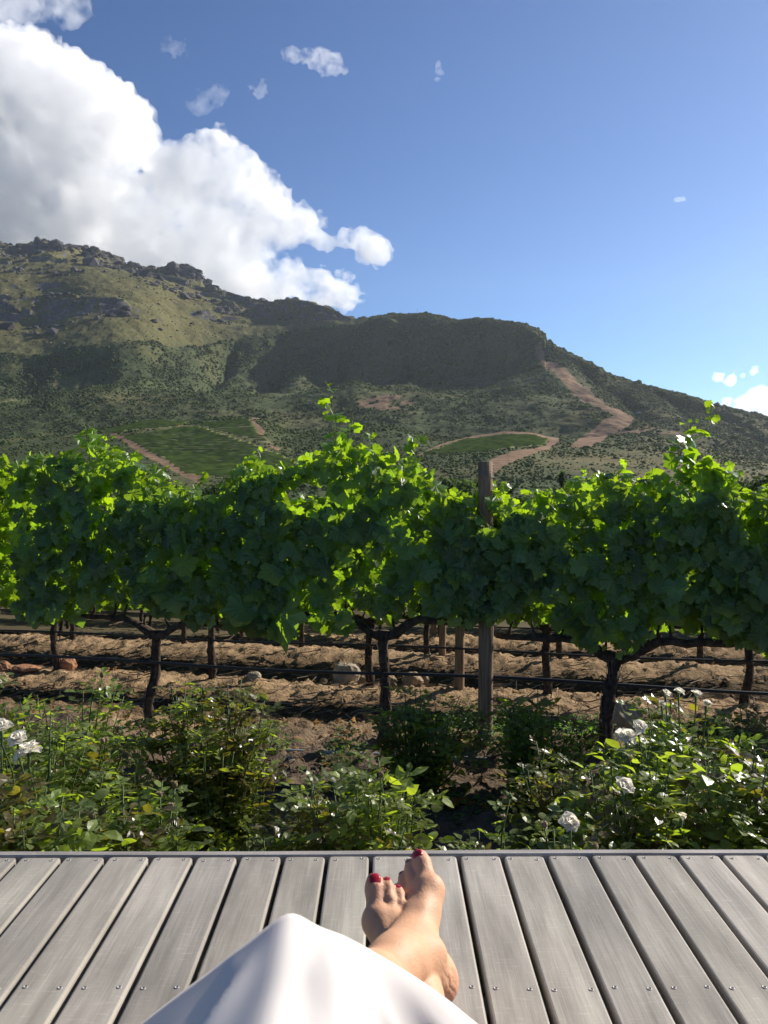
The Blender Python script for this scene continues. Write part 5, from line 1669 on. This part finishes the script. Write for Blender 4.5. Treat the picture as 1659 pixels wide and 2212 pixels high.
G[..., 2] += (.020 * (np.clip(crease(wob * 2.3, 301), 0, 1) ** 1.6 - .5) + .009 * sstep(-.02, .08, rel) * (np.clip(crease(wob * 5.1 + 3, 303), 0, 1) ** 1.6 - .5)) * sstep(.015, .14, Sg) * sstep(0, .08, 1 - Sg)
G[..., 2] += .005 * (fbm(G[..., 0] * 9, G[..., 1] * 7, 2, 302) - .5) * 2
G[..., 2] -= .012 * np.exp(-(Sg / .02) ** 2) * 0
G[..., 2] = np.maximum(G[..., 2], .004 + .004 * np.sin(Tg * 90) ** 2)
vi = np.arange(ns_ * nt_).reshape(ns_, nt_)
cq = np.stack([vi[:-1, :-1], vi[1:, :-1], vi[1:, 1:], vi[:-1, 1:]], -1).reshape(-1, 4)
# the cloth lies on the legs: never below them
hx = np.clip(((V[:, 0] + .5) / .01).astype(int), 0, 99); hy = np.clip(((V[:, 1] + .3) / .01).astype(int), 0, 189)
HM = np.full((100, 190), -1.0); np.maximum.at(HM, (hx, hy), V[:, 2])
for _ in range(2):
    Hp = np.pad(HM, 1, mode='edge')
    HM = np.max([Hp[1 + i:101 + i, 1 + j:191 + j] for i in (-1, 0, 1) for j in (-1, 0, 1)], axis=0) - .001
gx_ = np.clip((G[..., 0] + .5) / .01 - .5, 0, 98); gy_ = np.clip((G[..., 1] + .3) / .01 - .5, 0, 188)
i0, j0 = gx_.astype(int), gy_.astype(int); fx, fy = gx_ - i0, gy_ - j0
bt = (HM[i0, j0] * (1 - fx) + HM[i0 + 1, j0] * fx) * (1 - fy) + (HM[i0, j0 + 1] * (1 - fx) + HM[i0 + 1, j0 + 1] * fx) * fy
need = np.maximum(bt + .004 - G[..., 2], 0)
for _ in range(10):
    n0 = need.copy()
    need[1:-1] = .25 * n0[:-2] + .5 * n0[1:-1] + .25 * n0[2:]
    need[:, 1:-1] = .25 * need[:, :-2] + .5 * need[:, 1:-1] + .25 * need[:, 2:]
    need = np.maximum(need, np.maximum(bt + .004 - G[..., 2], 0))
G[..., 2] += need
dress = np_mesh('white_skirt', G.reshape(-1, 3), cq, m_cloth, person, True)
sm = dress.modifiers.new('thickness', 'SOLIDIFY'); sm.thickness = .0022; sm.offset = 1
# ------------------------------------------------------------------ air between here and the mountain
hb = MB().box((0, 1300, 300), (4600, 3400, 760))
hz = hb.build('haze', volume_mat('haze', (0.82, 0.9, 1.0), 0.00005, 0.5))
tag(hz, kind='stuff')
